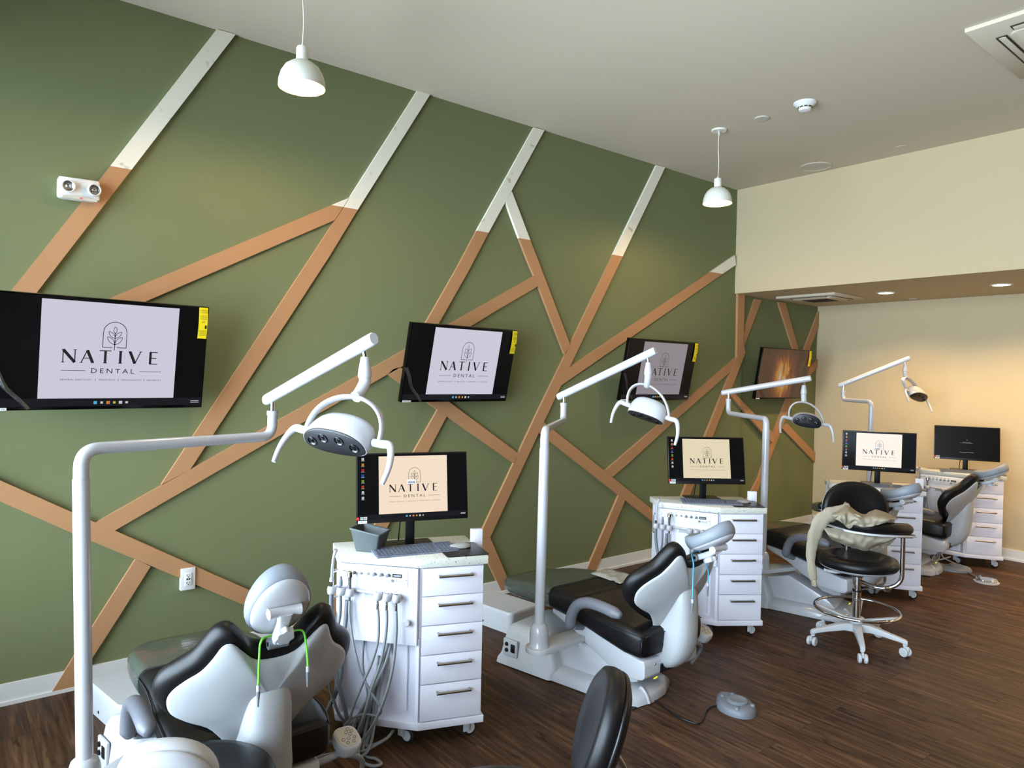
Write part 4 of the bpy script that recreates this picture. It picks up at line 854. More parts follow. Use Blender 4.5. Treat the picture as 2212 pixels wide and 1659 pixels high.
    for sy in (-1, 1): m.tube(spline([(0.505, sy*0.232, 0.383), (0.42, sy*0.2515, 0.394), (0.30, sy*0.2515, 0.402), (0.18, sy*0.2515, 0.412), (0.09, sy*0.2515, 0.436), (0.02, sy*0.2515, 0.448), (-0.13, sy*0.2505, 0.437), (-0.28, sy*0.2465, 0.424), (-0.42, sy*0.233, 0.402), (-0.52, sy*0.20, 0.385), (-0.60, sy*0.125, 0.370)], 4), 0.0030, 6)
    m.tube([(0.510, -0.215, 0.383), (0.518, -0.10, 0.385), (0.518, 0.10, 0.385), (0.510, 0.215, 0.383)], 0.003, 6)
    m.tube([(0.08, y*0.05, 0.4675-0.0004*abs(y)**1.5) for y in range(-4, 5)], 0.002, 6)
    m.tube([(0.507, -0.236, 0.375), (0.507, -0.238, 0.30)], 0.003, 6); m.build('seat_piping', STITCH, t, smooth=180)
    m = MB(); loft_x(m, [(-0.11, 0.254, 0.362, 0.4725, 0.04), (-0.15, 0.254, 0.354, 0.470, 0.04), (-0.28, 0.251, 0.352, 0.456, 0.035), (-0.40, 0.241, 0.346, 0.438, 0.03), (-0.485, 0.221, 0.340, 0.420, 0.03), (-0.558, 0.186, 0.336, 0.406, 0.025), (-0.61, 0.136, 0.336, 0.396, 0.02), (-0.638, 0.075, 0.342, 0.386, 0.01)]); m.build('foot_cover', CLEAR, t, smooth=60)
    # backrest
    bo = mirror([(0, 0.345), (0.07, 0.362), (0.105, 0.405), (0.14, 0.44), (0.175, 0.432), (0.20, 0.392), (0.225, 0.335), (0.262, 0.292), (0.298, 0.248), (0.315, 0.195), (0.302, 0.135), (0.26, 0.085), (0.19, 0.035), (0.10, -0.01), (0, -0.03)])
    m = MB(); pad(m, bo, (0, 0.19), [(0.05, 0.0), (0.88, 0.0), (0.965, -0.004), (1.0, -0.020), (1.005, -0.038), (0.975, -0.058), (0.90, -0.068), (0.6, -0.050), (0.05, -0.040)]); m.build('backrest_cushion', LEATH, t, smooth=80)
    so = mirror([(0, 0.318), (0.06, 0.326), (0.098, 0.360), (0.135, 0.398), (0.162, 0.392), (0.182, 0.345), (0.208, 0.295), (0.245, 0.255), (0.275, 0.212), (0.285, 0.168), (0.270, 0.120), (0.225, 0.088), (0.165, 0.058), (0.12, 0.005), (0.085, -0.045), (0.0, -0.055)])
    m = MB(); pad(m, so, (0, 0.18), [(0.05, 0.004), (0.97, 0.000), (1.0, 0.003), (1.0, 0.007), (0.97, 0.012), (0.80, 0.020), (0.5, 0.030), (0.05, 0.036)]); m.build('backrest_shell', SHELLM, t, smooth=50)
    m = MB(); rs = []
    for xr, zr, xf, zf, hw in ((0.575, 0.622, 0.565, 0.614, 0.008), (0.583, 0.620, 0.560, 0.608, 0.025), (0.592, 0.613, 0.552, 0.598, 0.043), (0.602, 0.598, 0.543, 0.582, 0.057), (0.612, 0.570, 0.530, 0.55, 0.068), (0.618, 0.53, 0.51, 0.50, 0.073), (0.622, 0.47, 0.49, 0.44, 0.074), (0.624, 0.40, 0.465, 0.375, 0.078), (0.620, 0.34, 0.455, 0.33, 0.084), (0.606, 0.285, 0.45, 0.29, 0.086), (0.58, 0.24, 0.445, 0.26, 0.083), (0.545, 0.208, 0.44, 0.235, 0.074), (0.50, 0.190, 0.43, 0.215, 0.060), (0.45, 0.188, 0.42, 0.20, 0.045)):
        A = Vector((xr, 0, zr)); B = Vector((xf, 0, zf)); r = []
        for yy, tt in ((-1, 0.0), (-1, 0.45), (-0.94, 0.72), (-0.75, 0.90), (-0.4, 0.985), (0, 1.0), (0.4, 0.985), (0.75, 0.90), (0.94, 0.72), (1, 0.45), (1, 0.0)):
            q = B.lerp(A, tt); r.append((q.x, yy*hw, q.z))
        rs.append(r)
    m.rings(rs); m.build('spine_cover', SHELLM, t, smooth=50)
    # armrest on the side of the lamp post
    m = MB(); ap = [(0.118, -0.318, 0.335), (0.122, -0.32, 0.375), (0.135, -0.32, 0.42), (0.165, -0.32, 0.463), (0.215, -0.32, 0.49), (0.27, -0.32, 0.500), (0.34, -0.32, 0.500), (0.40, -0.32, 0.495), (0.448, -0.32, 0.488)]
    P = spline(ap, 5); n = len(P); m.tube(P, [0.0285*min(1, (0.45+0.55*min(1, i/3.0)), (0.5+0.5*min(1, (n-1-i)/4.0))) for i in range(n)], 14, flat=0.95, up=(0, 1, 0)); m.build('armrest', GREYP, t, smooth=80)
    m = MB(); m.tube([(0.085, -0.19, 0.312), (0.118, -0.30, 0.345)], [0.022, 0.020], 18); m.build('armrest_pivot', HOSE, t, smooth=60)
    # control pad on the far side
    m = MB(); m.tube(spline([(0.40, 0.15, 0.20), (0.43, 0.25, 0.215), (0.44, 0.31, 0.235)], 5), 0.012, 10); m.build('control_bracket', SHELLM, t, smooth=180)
    Mc = Matrix.Translation((0.445, 0.325, 0.262)) @ Matrix.Rotation(0.35, 4, 'Y'); m = MB(); O = rrect(0.105, 0.090, 0.034, 5)
    m.rings([[Mc @ Vector((p[0]*k, p[1]*k, z)) for p in O] for k, z in ((0.86, -0.020), (0.98, 0.0), (1.0, 0.018), (0.96, 0.026), (0.90, 0.029))]); cpd = m.build('control_pad', PLASTM, t, smooth=50)
    m = MB(); m.rings([[Mc @ Vector((p[0]*k, p[1]*k, z)) for p in O] for k, z in ((0.80, 0.0285), (0.80, 0.0305))]); m.build('keypad_face', VENTM, cpd)
    m = MB()
    for x, y in ((-0.018, 0.022), (-0.018, 0.002), (-0.030, 0.012), (-0.006, 0.012), (0.012, 0.022), (0.010, 0.0), (0.010, -0.020), (0.028, 0.012), (0.028, -0.010)):
        m.lathe([(0.0052, 0.0306), (0.0066, 0.0306), (0.0066, 0.0315), (0.0052, 0.0315), (0.0052, 0.0306)], Mc @ Matrix.Translation((x, y, 0)), 14, caps=False)
    m.build('keypad_buttons', INKG, cpd)
    m = MB(); m.tube(spline([(0.30, 0.16, 0.17), (0.36, 0.27, 0.19), (0.41, 0.34, 0.20), (0.38, 0.42, 0.14), (0.30, 0.45, 0.03)], 6), 0.010, 10); m.build('supply_hose', HOSEL, t, smooth=180)
    # headrest: own origin at the joint, x along the pad, z out of the cushion
    h = bpy.data.objects.new('headrest', None); COL.objects.link(h); h.empty_display_size = 0.03; h.parent = t; h.location = (0.640, 0, 0.757); h.rotation_euler = (0, -dg(27), 0)
    def hp(prof, mt, name):
        m = MB(); n = 36; rs = []
        for sx, sy, z, dz in prof:
            rs.append([(0.105+0.125*sx*math.cos(a)*(1.0 if math.cos(a) > 0 else 1.0), 0.100*sy*math.sin(a), z+dz*math.cos(a)**2) for a in [2*PI*k/n for k in range(n)]])
        m.rings(rs); return m.build(name, mt, h, smooth=80)
    hp([(0.04, 0.04, 0.035, 0), (0.85, 0.85, 0.035, 0.008), (0.95, 0.95, 0.040, 0.010), (1.0, 1.0, 0.055, 0.014), (1.0, 1.0, 0.070, 0.018), (0.95, 0.95, 0.086, 0.022), (0.8, 0.8, 0.092, 0.018), (0.4, 0.4, 0.078, 0.01), (0.04, 0.04, 0.074, 0)], GREYU, 'head_cushion')
    hp([(0.04, 0.04, 0.018, 0), (0.55, 0.55, 0.020, 0), (0.80, 0.80, 0.028, 0.004), (0.90, 0.90, 0.036, 0.008), (0.91, 0.91, 0.042, 0.010), (0.85, 0.85, 0.044, 0.008), (0.04, 0.04, 0.040, 0)], PLAST, 'cushion_shell')
    m = MB(); m.tube([(0.125, -0.050, 0.006), (0.125, -0.030, 0.008), (0.125, 0.030, 0.008), (0.125, 0.050, 0.006)], [0.017, 0.015, 0.015, 0.017], 16)
    loft_x(m, [(0.0, 0.020, -0.014, 0.012, 0.008), (0.04, 0.022, -0.018, 0.010, 0.008), (0.08, 0.018, -0.016, 0.010, 0.008), (0.125, 0.022, -0.012, 0.014, 0.008)]); m.build('tilt_bracket', PLAST, h, smooth=50)
    m = MB(); kn = [(0.030+0.0028*math.cos(7*a)) for a in [2*PI*k/42 for k in range(42)]]
    m.rings([[(0.060+kn[k]*q*math.cos(2*PI*k/42), kn[k]*q*math.sin(2*PI*k/42), z) for k in range(42)] for q, z in ((0.5, -0.014), (0.8, -0.018), (1.0, -0.022), (1.0, -0.034), (0.88, -0.040), (0.1, -0.041))]); m.build('locking_knob', PLAST, h, smooth=50)
    m = MB(); m.tube([(0.0, -0.030, 0.0), (0.0, 0.030, 0.0)], 0.017, 18); m.build('joint_pin', HOSE, h, smooth=50)
    m = MB(); m.tube([(0.0, -0.0315, 0.0), (0.0, 0.0315, 0.0)], 0.007, 12); m.build('joint_bolt', BLACKP, h, smooth=50)
    m = MB(); m.box((0.615, 0, 0.735), (0.07, 0.050, 0.012), 0.003, M=Matrix.Rotation(-dg(62), 4, 'Y')); m.build('headrest_mount', STEEL, t)
    return t
CH = make_chair()
CHAIRS = [((0.82, 2.78), -91.0, 0.0, 9.7, 60, 0), ((2.765, 2.68), -88.5, 0.0, 9.7, 27, 0), ((4.85, 2.67), -97.5, 0.05, 21.5, 17, 0), ((6.50, 2.78), -84.0, 0.06, 0, 27, 6)]
CHL = ['nearest black and white dental chair, seen from behind with lime green clip cord', 'second dental chair, its full side and floor base showing, pouch lying on its seat', 'third dental chair, partly hidden behind the stool with the jacket', 'farthest dental chair, reclined in front of the cart by the cream wall']
CHO = []
for k, ((x, y), a, dz, rb, hr, rec) in enumerate(CHAIRS):
    c = CH if k == 0 else copy_tree(CH); CHO.append(c)
    c.location = (x, y, 0); c.rotation_euler = (0, 0, dg(a)); c['label'] = CHL[k]; c['group'] = 'dental chairs'
    bn = ('base_plate', 'base_gasket', 'power_housing', 'switch_panel', 'lift_arm', 'status_light', 'cable_clip')
    # swivel: keep the base turned the other way about the seat's turning point
    piv = Vector((0.357, 0)); rr = dg(rb)
    bp = piv - Vector((math.cos(rr), math.sin(rr)))*0.386
    for ch in kids(c):
        nm = ch.name.split('.')[0]
        if nm in bn: ch.location = (bp.x, bp.y, 0); ch.rotation_euler = (0, 0, rr)
        else: ch.location.z += dz
        if nm == 'headrest': ch.rotation_euler = (0, -dg(hr), 0)
        if rec and nm in ('backrest_cushion', 'backrest_shell', 'spine_cover', 'headrest', 'headrest_mount'):
            M = Matrix.Translation((0.44, 0, 0.30+dz)) @ Matrix.Rotation(dg(rec), 4, 'Y') @ Matrix.Translation((-0.44, 0, -0.30-dz))
            Q = M @ Matrix.Translation(ch.location) @ ch.rotation_euler.to_matrix().to_4x4()
            ch.location = Q.to_translation(); ch.rotation_euler = Q.to_euler()
def cw(k, L):
    (x, y), a = CHAIRS[k][:2]; a = dg(a); return Vector((x+math.cos(a)*L[0]-math.sin(a)*L[1], y+math.sin(a)*L[0]+math.cos(a)*L[1], L[2]))
def cax(k):
    a = dg(CHAIRS[k][1]); return Vector((math.cos(a), math.sin(a), 0)), Vector((-math.sin(a), math.cos(a), 0))

# ------------------------------------------------------------------ lamp posts with dental lights
RIGHTV = ROT @ Vector((1, 0, 0)); UPV = ROT @ Vector((0, 1, 0)); TOC = ROT @ Vector((0, 0, 1))
def dental_light(label, k, p_bot, p_top, zj, za, E, ze, sp, pin, PL, PR, top, ncomb):
    """post foot/top, joint height, swing arm height, elbow point, elbow top height, spring arm ends, pin, yoke pivots, yoke top, facing"""
    zp = 0.27+CHAIRS[k][2]*0.6
    t = thing('dental_light', label, 'dental light', (p_bot[0], p_bot[1], zp), group='dental lights on posts')
    T = Matrix.Translation(-Vector((p_bot[0], p_bot[1], zp)))
    def L(P): return T @ Vector(P)
    # plate reaching to the chair skirt
    q = cw(k, (0.06, -0.185, zp)); d = (Vector((q.x, q.y))-Vector(p_bot[:2])); dn = d.normalized(); pn = Vector((-dn.y, dn.x)); ang = math.atan2(dn.y, dn.x)
    arc = [(0.066*math.cos(ang+PI/2+PI*i/14), 0.066*math.sin(ang+PI/2+PI*i/14)) for i in range(15)]
    poly = arc + [tuple(d-pn*0.055), tuple(d+pn*0.055)]
    m = MB(); m.prism(poly, Matrix.Translation((0, 0, -0.026)), 0.026, bev=0.003); m.build('mounting_plate', PLASTM, t, smooth=40)
    m = MB(); m.lathe([(0.0, 0.0), (0.050, 0.0), (0.050, 0.006), (0.046, 0.012), (0.047, 0.045), (0.045, 0.08), (0.038, 0.103), (0.026, 0.113), (0.022, 0.113)], seg=32); m.build('post_collar', PLAST, t, smooth=50)
    A = Vector((p_bot[0], p_bot[1], zp+0.09)); B = Vector((p_top[0], p_top[1], zj))
    m = MB(); m.tube([L(A), L(B)], 0.0242, 26); m.build('post', PLAST, t, smooth=60)
    pt = Vector((p_top[0], p_top[1], za)); EP = Vector(E); EP0 = EP.copy()
    ET = Vector((E[0], E[1], ze))
    path = corner_path([B-Vector((0, 0, 0.02)), pt, EP0, ET], 0.075, 10)
    m = MB(); n = len(path); m.tube([L(p) for p in path], [0.0222-0.0035*min(1, i/(n*0.5)) for i in range(n)], 22); m.tube([L(ET-Vector((0, 0, 0.018))), L(ET)], 0.0212, 20); m.build('swing_arm', PLAST, t, smooth=60)
    S0, S1 = Vector(sp[0]), Vector(sp[1]); dr = (S1-S0).normalized(); up = Vector((0, 0, 1)); sd = dr.cross(up).normalized(); un = sd.cross(dr)
    m = MB(); r0 = rrect(0.036, 0.044, 0.017, 5)
    m.rings([[L(S0.lerp(S1, f)+sd*p[0]*s+un*p[1]*s) for p in r0] for f, s in ((0.0, 0.82), (0.008, 0.95), (0.02, 1), (0.98, 1), (0.995, 0.96), (1.0, 0.85))]); m.build('spring_arm', PLAST, t, smooth=40)
    f0 = S0.lerp(S1, 0.08); m = MB(); m.tube([L(ET), L(Vector((f0.x*0.2+ET.x*0.8, f0.y*0.2+ET.y*0.8, f0.z-0.012)))], 0.0085, 14); m.build('pivot_pin', CHROME, t, smooth=60); m = MB()
    PN = Vector(pin); f1 = S0.lerp(S1, 0.91); m.tube([L(PN), L(Vector((PN.x*0.6+f1.x*0.4, PN.y*0.6+f1.y*0.4, f1.z-0.010)))], 0.0085, 14); m.build('pivot_pin', CHROME, t, smooth=60)
    TP = Vector(top); nk = spline([PN, PN-Vector((0, 0, 0.03)), PN-Vector((0, 0, 0.06)), PN-Vector((0, 0, 0.085)), TP.lerp(PN-Vector((0, 0, 0.10)), 0.4), TP], 6); n = len(nk)
    def nr(i): u = i/(n-1); return 0.0135+(0.0215-0.0135)*min(1, u/0.30) if u < 0.36 else (0.0225 if u < 0.46 else 0.0195)
    m = MB(); m.tube([L(p) for p in nk], [nr(i) for i in range(n)], 20); m.build('neck', PLAST, t, smooth=50)
    PL, PR = Vector(PL), Vector(PR); C = (PL+PR)/2; w = (PR-PL).normalized(); R_ = (PR-PL).length/2
    nn = RIGHTV*ncomb[0] - UPV*ncomb[1] + TOC*ncomb[2]; nn = (nn-w*nn.dot(w)).normalized(); u = nn.cross(w).normalized()
    if u.dot(UPV) < 0: u = -u
    m = MB(); AV = TP-C; yk = [C + w*(-math.cos(PI*i/24))*R_*(1+0.02*math.sin(PI*i/24)) + AV*math.sin(PI*i/24)**0.85 for i in range(25)]
    rs = []
    for i, p in enumerate(yk):
        tg = (yk[min(i+1, 24)]-yk[max(i-1, 0)]).normalized(); nf = tg.cross(w.cross(AV).normalized()).normalized(); bf = w.cross(AV).normalized()
        wd = 0.010+0.012*math.sin(PI*i/24); rs.append([L(p+bf*wd*math.cos(a)+nf*0.0075*math.sin(a)) for a in [2*PI*j/14 for j in range(14)]])
    m.rings(rs); m.build('yoke', PLAST, t, smooth=60)
    # housing: face outline in (w, u), dome behind
    hw, hh = R_*0.86, 0.064
    fo = []
    for i in range(40):
        a = 2*PI*i/40; ca, sa = math.cos(a), math.sin(a)
        fo.append((hw*math.copysign(abs(ca)**0.85, ca), (hh*1.05 if sa > 0 else hh*0.62)*math.copysign(abs(sa)**(1.0 if sa > 0 else 0.75), sa)))
    def F(p, s, off): return L(C + w*p[0]*s + u*(p[1]*s+0.0) + nn*(0.035+off))
    m = MB(); m.rings([[F(p, s, o) for p in fo] for s, o in ((0.90, 0.0), (0.985, 0.004), (1.0, -0.002), (1.0, -0.02), (0.985, -0.045), (0.93, -0.068), (0.82, -0.086), (0.62, -0.098), (0.32, -0.104), (0.03, -0.106))]); hs = m.build('lamp_housing', PLAST, t, smooth=60)
    m = MB(); m.rings([[F(p, s, o) for p in fo] for s, o in ((0.955, 0.003), (0.955, 0.0060), (0.90, 0.0085), (0.03, 0.0095))]); fc = m.build('lamp_face', LENSF, t, smooth=60)
    for sx, sy in ((-0.66, 0.10), (-0.26, 0.42), (0.24, 0.42), (0.66, 0.10)):
        c0 = C + w*sx*hw + u*sy*hh + nn*(0.035+0.0085); m = MB(); Ml = T @ basis(c0, w, u, nn)
        m.lathe([(0.0150, 0.0), (0.0168, 0.0), (0.0168, 0.003), (0.0155, 0.0035), (0.013, 0.001), (0.010, -0.001), (0.004, 0.002), (0.0, 0.002)], Ml, 22, caps=False); m.build('lens', LENSB, fc, smooth=50)
    for sx, P0 in ((-1, PL), (1, PR)):
        dnv = (nn*0.9 - UPV*0.55).normalized() if nn.dot(TOC) < 0.9 else (-UPV+nn*0.3).normalized()
        ph = spline([P0-w*sx*0.018, P0+w*sx*0.012, P0+w*sx*0.040, P0+w*sx*0.056+dnv*0.026, P0+w*sx*0.066+dnv*0.075, P0+w*sx*0.064+dnv*0.128], 6); n = len(ph)
        m = MB(); m.tube([L(p) for p in ph], [0.0135 if i < n*0.35 else 0.0135-0.0065*(i/n-0.35)/0.65 for i in range(n)], 14); m.build('handle', PLAST, t, smooth=70)
    return t
def lamp(label, k, pbot, ptop, zj, za, Epx, Ed, ze_px, s0, s1, pinp, PLp, PRp, topp, comb):
    E = at(Epx, Ed); ze = z_for(E.x, E.y, ze_px)
    dental_light(label, k, pbot, ptop, zj, za, (E.x, E.y, za), ze, (at(*s0), at(*s1)), at(*pinp), at(*PLp), at(*PRp), at(*topp), comb)
lamp('dental light nearest the camera, its big lamp face showing four lenses', 0, at((184, 1560), 2.2)[:2], at((175, 1035), 2.2)[:2], 1.246, 1.338, (588, 940), 2.765, 887,
     ((574, 865), 2.80), ((808, 731), 2.26), ((788.7, 771), 2.32), ((660, 929), 2.31), ((817, 958), 2.21), ((768, 858), 2.28), (-0.10, 0.62, 0.78))
lamp('dental light in front of the third wall screen, lamp facing the floor', 1, (2.286, 2.600), (2.290, 2.595), 1.242, 1.332, (1217, 907), 4.19, 870,
     ((1205.5, 858), 4.22), ((1416, 757), 3.83), ((1400.7, 783), 3.86), ((1355, 874), 3.92), ((1445, 904), 3.82), ((1398, 832), 3.90), (0.05, 0.90, 0.42))
p3 = at((1653, 1000), 4.9); p3b = at((1647, 1200), 4.9)
lamp('dental light in front of the fireplace screen, dark lamp face turned to the viewer', 2, p3b[:2], p3[:2], z_for(p3.x, p3.y, 927), z_for(p3.x, p3.y, 905), (1573, 889), 5.62, 861.5,
     ((1559, 849), 5.66), ((1752, 817), 5.30), ((1736.6, 832), 5.34), ((1704.6, 903), 5.36), ((1779, 917), 5.30), ((1737, 869), 5.33), (0.0, 0.25, 0.97))
p4 = at((1882, 900), 6.3)
lamp('dental light in front of the cream wall, lamp turned away to the right', 3, p4[:2], p4[:2], z_for(p4.x, p4.y, 892), z_for(p4.x, p4.y, 868), (1821, 866), 6.75, 843,
     ((1811, 834), 6.78), ((1966, 773), 6.50), ((1955.5, 787), 6.52), ((1960, 844), 6.50), ((1996, 860), 6.70), ((1959, 817), 6.53), (0.50, 0.78, 0.30))

# ------------------------------------------------------------------ stools
def stool(label, loc, rz, seat_z, caster_angles, ring=False, back=None, group='rolling stools', arm=0.27, seat_r=0.225):
    """back = (distance, centre z, half width, half height, tilt, shell material, pad material)"""
    t = thing('rolling_stool', label, 'stool', (loc[0], loc[1], 0), rz, group)
    m = MB(); m.lathe([(0, 0.09), (0.034, 0.09), (0.040, 0.10), (0.042, 0.135), (0.034, 0.15), (0.028, 0.155), (0, 0.155)], seg=28)
    m.build('hub', PLASTM, t, smooth=40)
    for a in caster_angles:
        a = math.radians(a)-rz; M = Matrix.Rotation(a, 4, 'Z'); m = MB(); t2 = MB()
        t2.rings([[(x, p[0], z+p[1]) for p in rrect(wd, h, 0.006, 3)] for x, wd, z, h in ((0.028, 0.050, 0.118, 0.052), (0.08, 0.044, 0.122, 0.044), (0.16, 0.036, 0.108, 0.034), (arm-0.03, 0.030, 0.093, 0.026), (arm-0.004, 0.028, 0.085, 0.028), (arm+0.006, 0.024, 0.080, 0.022))]); t2.tube([(arm-0.008, 0, 0.09), (arm-0.008, 0, 0.062)], 0.012, 14)
        m.merge(t2, M); lg = m.build('base_leg', PLASTM, t, smooth=40)
        m = MB(); t2 = MB()
        for s in (-1, 1): t2.lathe([(0, -0.010), (0.020, -0.010), (0.026, -0.006), (0.027, 0.004), (0.023, 0.009), (0, 0.010)], Matrix.Translation((arm+0.006, s*0.016, 0.0275)) @ Matrix.Rotation(-s*PI/2, 4, 'X'), 22)
        t2.bx(arm-0.018, arm+0.018, -0.006, 0.006, 0.03, 0.062, 0.004); m.merge(t2, M @ Matrix.Translation((arm, 0, 0)) @ Matrix.Rotation(0.7+a*2, 4, 'Z') @ Matrix.Translation((-arm, 0, 0))); m.build('caster', PLASTM, lg, smooth=40)
    m = MB(); m.tube([(0, 0, 0.15), (0, 0, seat_z*0.62)], 0.024, 22); m.tube([(0, 0, seat_z*0.60), (0, 0, seat_z-0.09)], 0.019, 20); m.tube([(0, 0, seat_z-0.16), (0, 0, seat_z-0.10)], 0.027, 22); m.build('column', CHROME, t, smooth=40)
    m = MB(); m.tube([(0, 0, seat_z*0.62), (0, 0, seat_z*0.62+0.012)], 0.026, 20); m.tube([(0, 0, seat_z-0.11), (0, 0, seat_z-0.085)], 0.034, 20); m.build('column_collar', BLACKP, t, smooth=40)
    m = MB(); r = seat_r; m.lathe([(0, seat_z-0.060), (r-0.03, seat_z-0.056), (r-0.006, seat_z-0.040), (r, seat_z-0.018), (r-0.010, seat_z+0.006), (r-0.05, seat_z+0.018), (r-0.10, seat_z+0.012), (0.03, seat_z+0.004), (0, seat_z+0.004)], seg=56); m.build('seat', LEATH, t, smooth=80)
    m = MB(); m.lathe([(0, seat_z-0.085), (0.08, seat_z-0.083), (r-0.06, seat_z-0.070), (r-0.018, seat_z-0.054), (r-0.010, seat_z-0.046), (0, seat_z-0.050)], seg=48); m.build('seat_shell', PLASTM, t, smooth=60)
    m = MB(); m.tube(spline([(0.0, 0.03, seat_z-0.09), (0.02, 0.12, seat_z-0.095), (0.03, 0.19, seat_z-0.085)], 5), [0.006]*5+[0.009]*5+[0.012], 10, flat=0.6); m.build('height_lever', PLASTM, t, smooth=180)
    if ring:
        m = MB(); m.tube([(0.235*math.cos(2*PI*i/56), 0.235*math.sin(2*PI*i/56), 0.226) for i in range(56)], 0.0085, 12, loop=True); m.build('foot_ring', CHROME, t, smooth=180)
        m = MB()
        for i in range(4):
            a = i*PI/2+0.35-rz; t2 = MB(); t2.box((0.13, 0, 0.190), (0.205, 0.034, 0.008), 0.003, M=Matrix.Rotation(-0.26, 4, 'Y')); m.merge(t2, Matrix.Rotation(a, 4, 'Z'))
        m.lathe([(0.026, 0.150), (0.05, 0.155), (0.045, 0.175), (0.026, 0.18)], seg=24, caps=False); m.build('ring_spokes', PLASTM, t, smooth=30)
    if back:
        dist, zc, hw, hh, tl, shm, pdm, wrap = back
        N = Vector((math.cos(tl), 0, -math.sin(tl))); U = Vector((math.sin(tl), 0, math.cos(tl)))
        def fn(y, s, off): return Vector((dist, 0, zc)) + Vector((0, y, 0)) + U*s + N*(off-wrap*y*y)
        O = [(hw*math.copysign(abs(math.cos(a))**0.9, math.cos(a)), hh*math.copysign(abs(math.sin(a))**0.9, math.sin(a))) for a in [2*PI*i/40 for i in range(40)]]
        m = MB(); pad(m, O, (0, 0), [(0.04, -0.028), (0.6, -0.034), (0.88, -0.040), (0.98, -0.030), (1.0, -0.014), (0.985, 0.002), (0.94, 0.008), (0.04, 0.008)], fn=fn, nsub=1); m.build('backrest_pad', pdm, t, smooth=80)
        m = MB(); pad(m, O, (0, 0), [(0.04, 0.006), (0.95, 0.006), (0.975, 0.010), (0.96, 0.018), (0.80, 0.030), (0.5, 0.038), (0.04, 0.042)], fn=fn, nsub=1); m.build('backrest_shell', shm, t, smooth=80)
        q = fn(0, -hh*0.3, 0.035); m = MB(); m.tube(corner_path([(0.05, 0, seat_z-0.075), (dist+0.075, 0, seat_z-0.085), (q.x+0.03, 0, q.z-0.05), (q.x-0.005, 0, q.z)], 0.05, 6), 0.011, 12, flat=1.6, up=(0, 1, 0)); m.build('back_post', STEEL, t, smooth=60)
    return t
SX, SY = 4.315, 2.01
fw2 = Vector((_fw.x, _fw.y, 0)).normalized()
rzs = math.atan2(fw2.y, fw2.x)
ST = stool('tall stool with a chrome foot ring and an oatmeal jacket over its curved arm rest', (SX, SY), rzs, 0.535, (143, 213, 286, -2, 71), True, (0.085, 0.80, 0.20, 0.185, 0.10, SHELLM, LEATH, 0.6))
Ti = (Matrix.Translation((SX, SY, 0)) @ Matrix.Rotation(rzs, 4, 'Z')).inverted()
def sl(p, d): return Ti @ at(p, d)
band = spline([sl((1783, 1116), 4.22), sl((1805, 1123), 4.12), sl((1840, 1133), 4.02), sl((1885, 1140), 3.97), sl((1930, 1143), 4.00), sl((1958, 1144), 4.08), sl((1968, 1145), 4.12)], 5)
n = len(band); m = MB(); m.tube(band, [0.036*min(1, 0.5+0.5*min(1, i/4), 0.42+0.58*min(1, (n-1-i)/5)) for i in range(n)], 16, flat=0.9); m.build('arm_rest', LEATH, ST, smooth=80)
m = MB(); rs = []
for i, p in enumerate(band):
    tg = (band[min(i+1, n-1)]-band[max(i-1, 0)]).normalized(); nf = tg.cross(Vector((0, 0, 1))).normalized(); rs.append([p+nf*a+Vector((0, 0, b)) for a, b in ((-0.030, -0.030), (0.030, -0.030), (0.032, -0.040), (0.0, -0.046), (-0.032, -0.040))])
m.rings(rs); m.build('arm_rest_frame', PLASTM, ST, smooth=50)
a0, a1 = sl((1768, 1092), 4.50), sl((1812, 1095), 4.48)
m = MB(); m.tube([a0, a0.lerp(a1, 0.08), a0.lerp(a1, 0.2), a1], [0.014, 0.022, 0.026, 0.028], 16); m.build('side_arm_pad', LEATH, ST, smooth=80)
m = MB(); q0, q1 = sl((1772, 1101), 4.50), sl((1800, 1104), 4.48); q2 = sl((1800, 1120), 4.48); m.rings([[q0, q1, q2], [v+Vector((0.02, 0, 0)) for v in (q0, q1, q2)]]); m.build('side_arm_bracket', PLASTM, ST, smooth=0)
m = MB(); tp = corner_path([Vector((0, 0, 0.40)), sl((1903, 1274), 4.16), sl((1948, 1262), 4.12), sl((1951, 1160), 4.10)], 0.07, 8); m.tube(tp, 0.0125, 16); m.build('arm_tube', CHROME, ST, smooth=60)
m = MB(); c0 = sl((1916, 1272), 4.145); m.tube([c0-Vector((0, 0.014, 0)), c0+Vector((0, 0.014, 0))], 0.018, 16); m.build('tube_clamp', STEEL, ST, smooth=50)
m = MB(); c1 = sl((1952, 1157), 4.10); m.box(c1, (0.05, 0.085, 0.022), 0.004); m.build('arm_bracket', STEEL, ST, smooth=40)
cB = at((1305, 1578), 1.76); rb_ = math.atan2(RIGHTV.y, RIGHTV.x)-0.02
stool('near stool whose black curved backrest stands edge-on at the bottom edge of the frame', (cB.x-0.25*math.cos(rb_), cB.y-0.25*math.sin(rb_)), rb_, 0.50, (10, 82, 154, 226, 298), False, (0.25, cB.z, 0.135, 0.150, 0.30, BLACKP, LEATH, 0.4))
cW = at((358, 1702), 1.70); rw = math.radians(-118)
stool('near stool with a smooth white rounded backrest at the lower left edge of the frame', (cW.x-0.25*math.cos(rw), cW.y-0.25*math.sin(rw)), rw, 0.46, (20, 92, 164, 236, 308), False, (0.25, cW.z, 0.118, 0.125, 0.30, PLAST, PLASTM, 0.5))

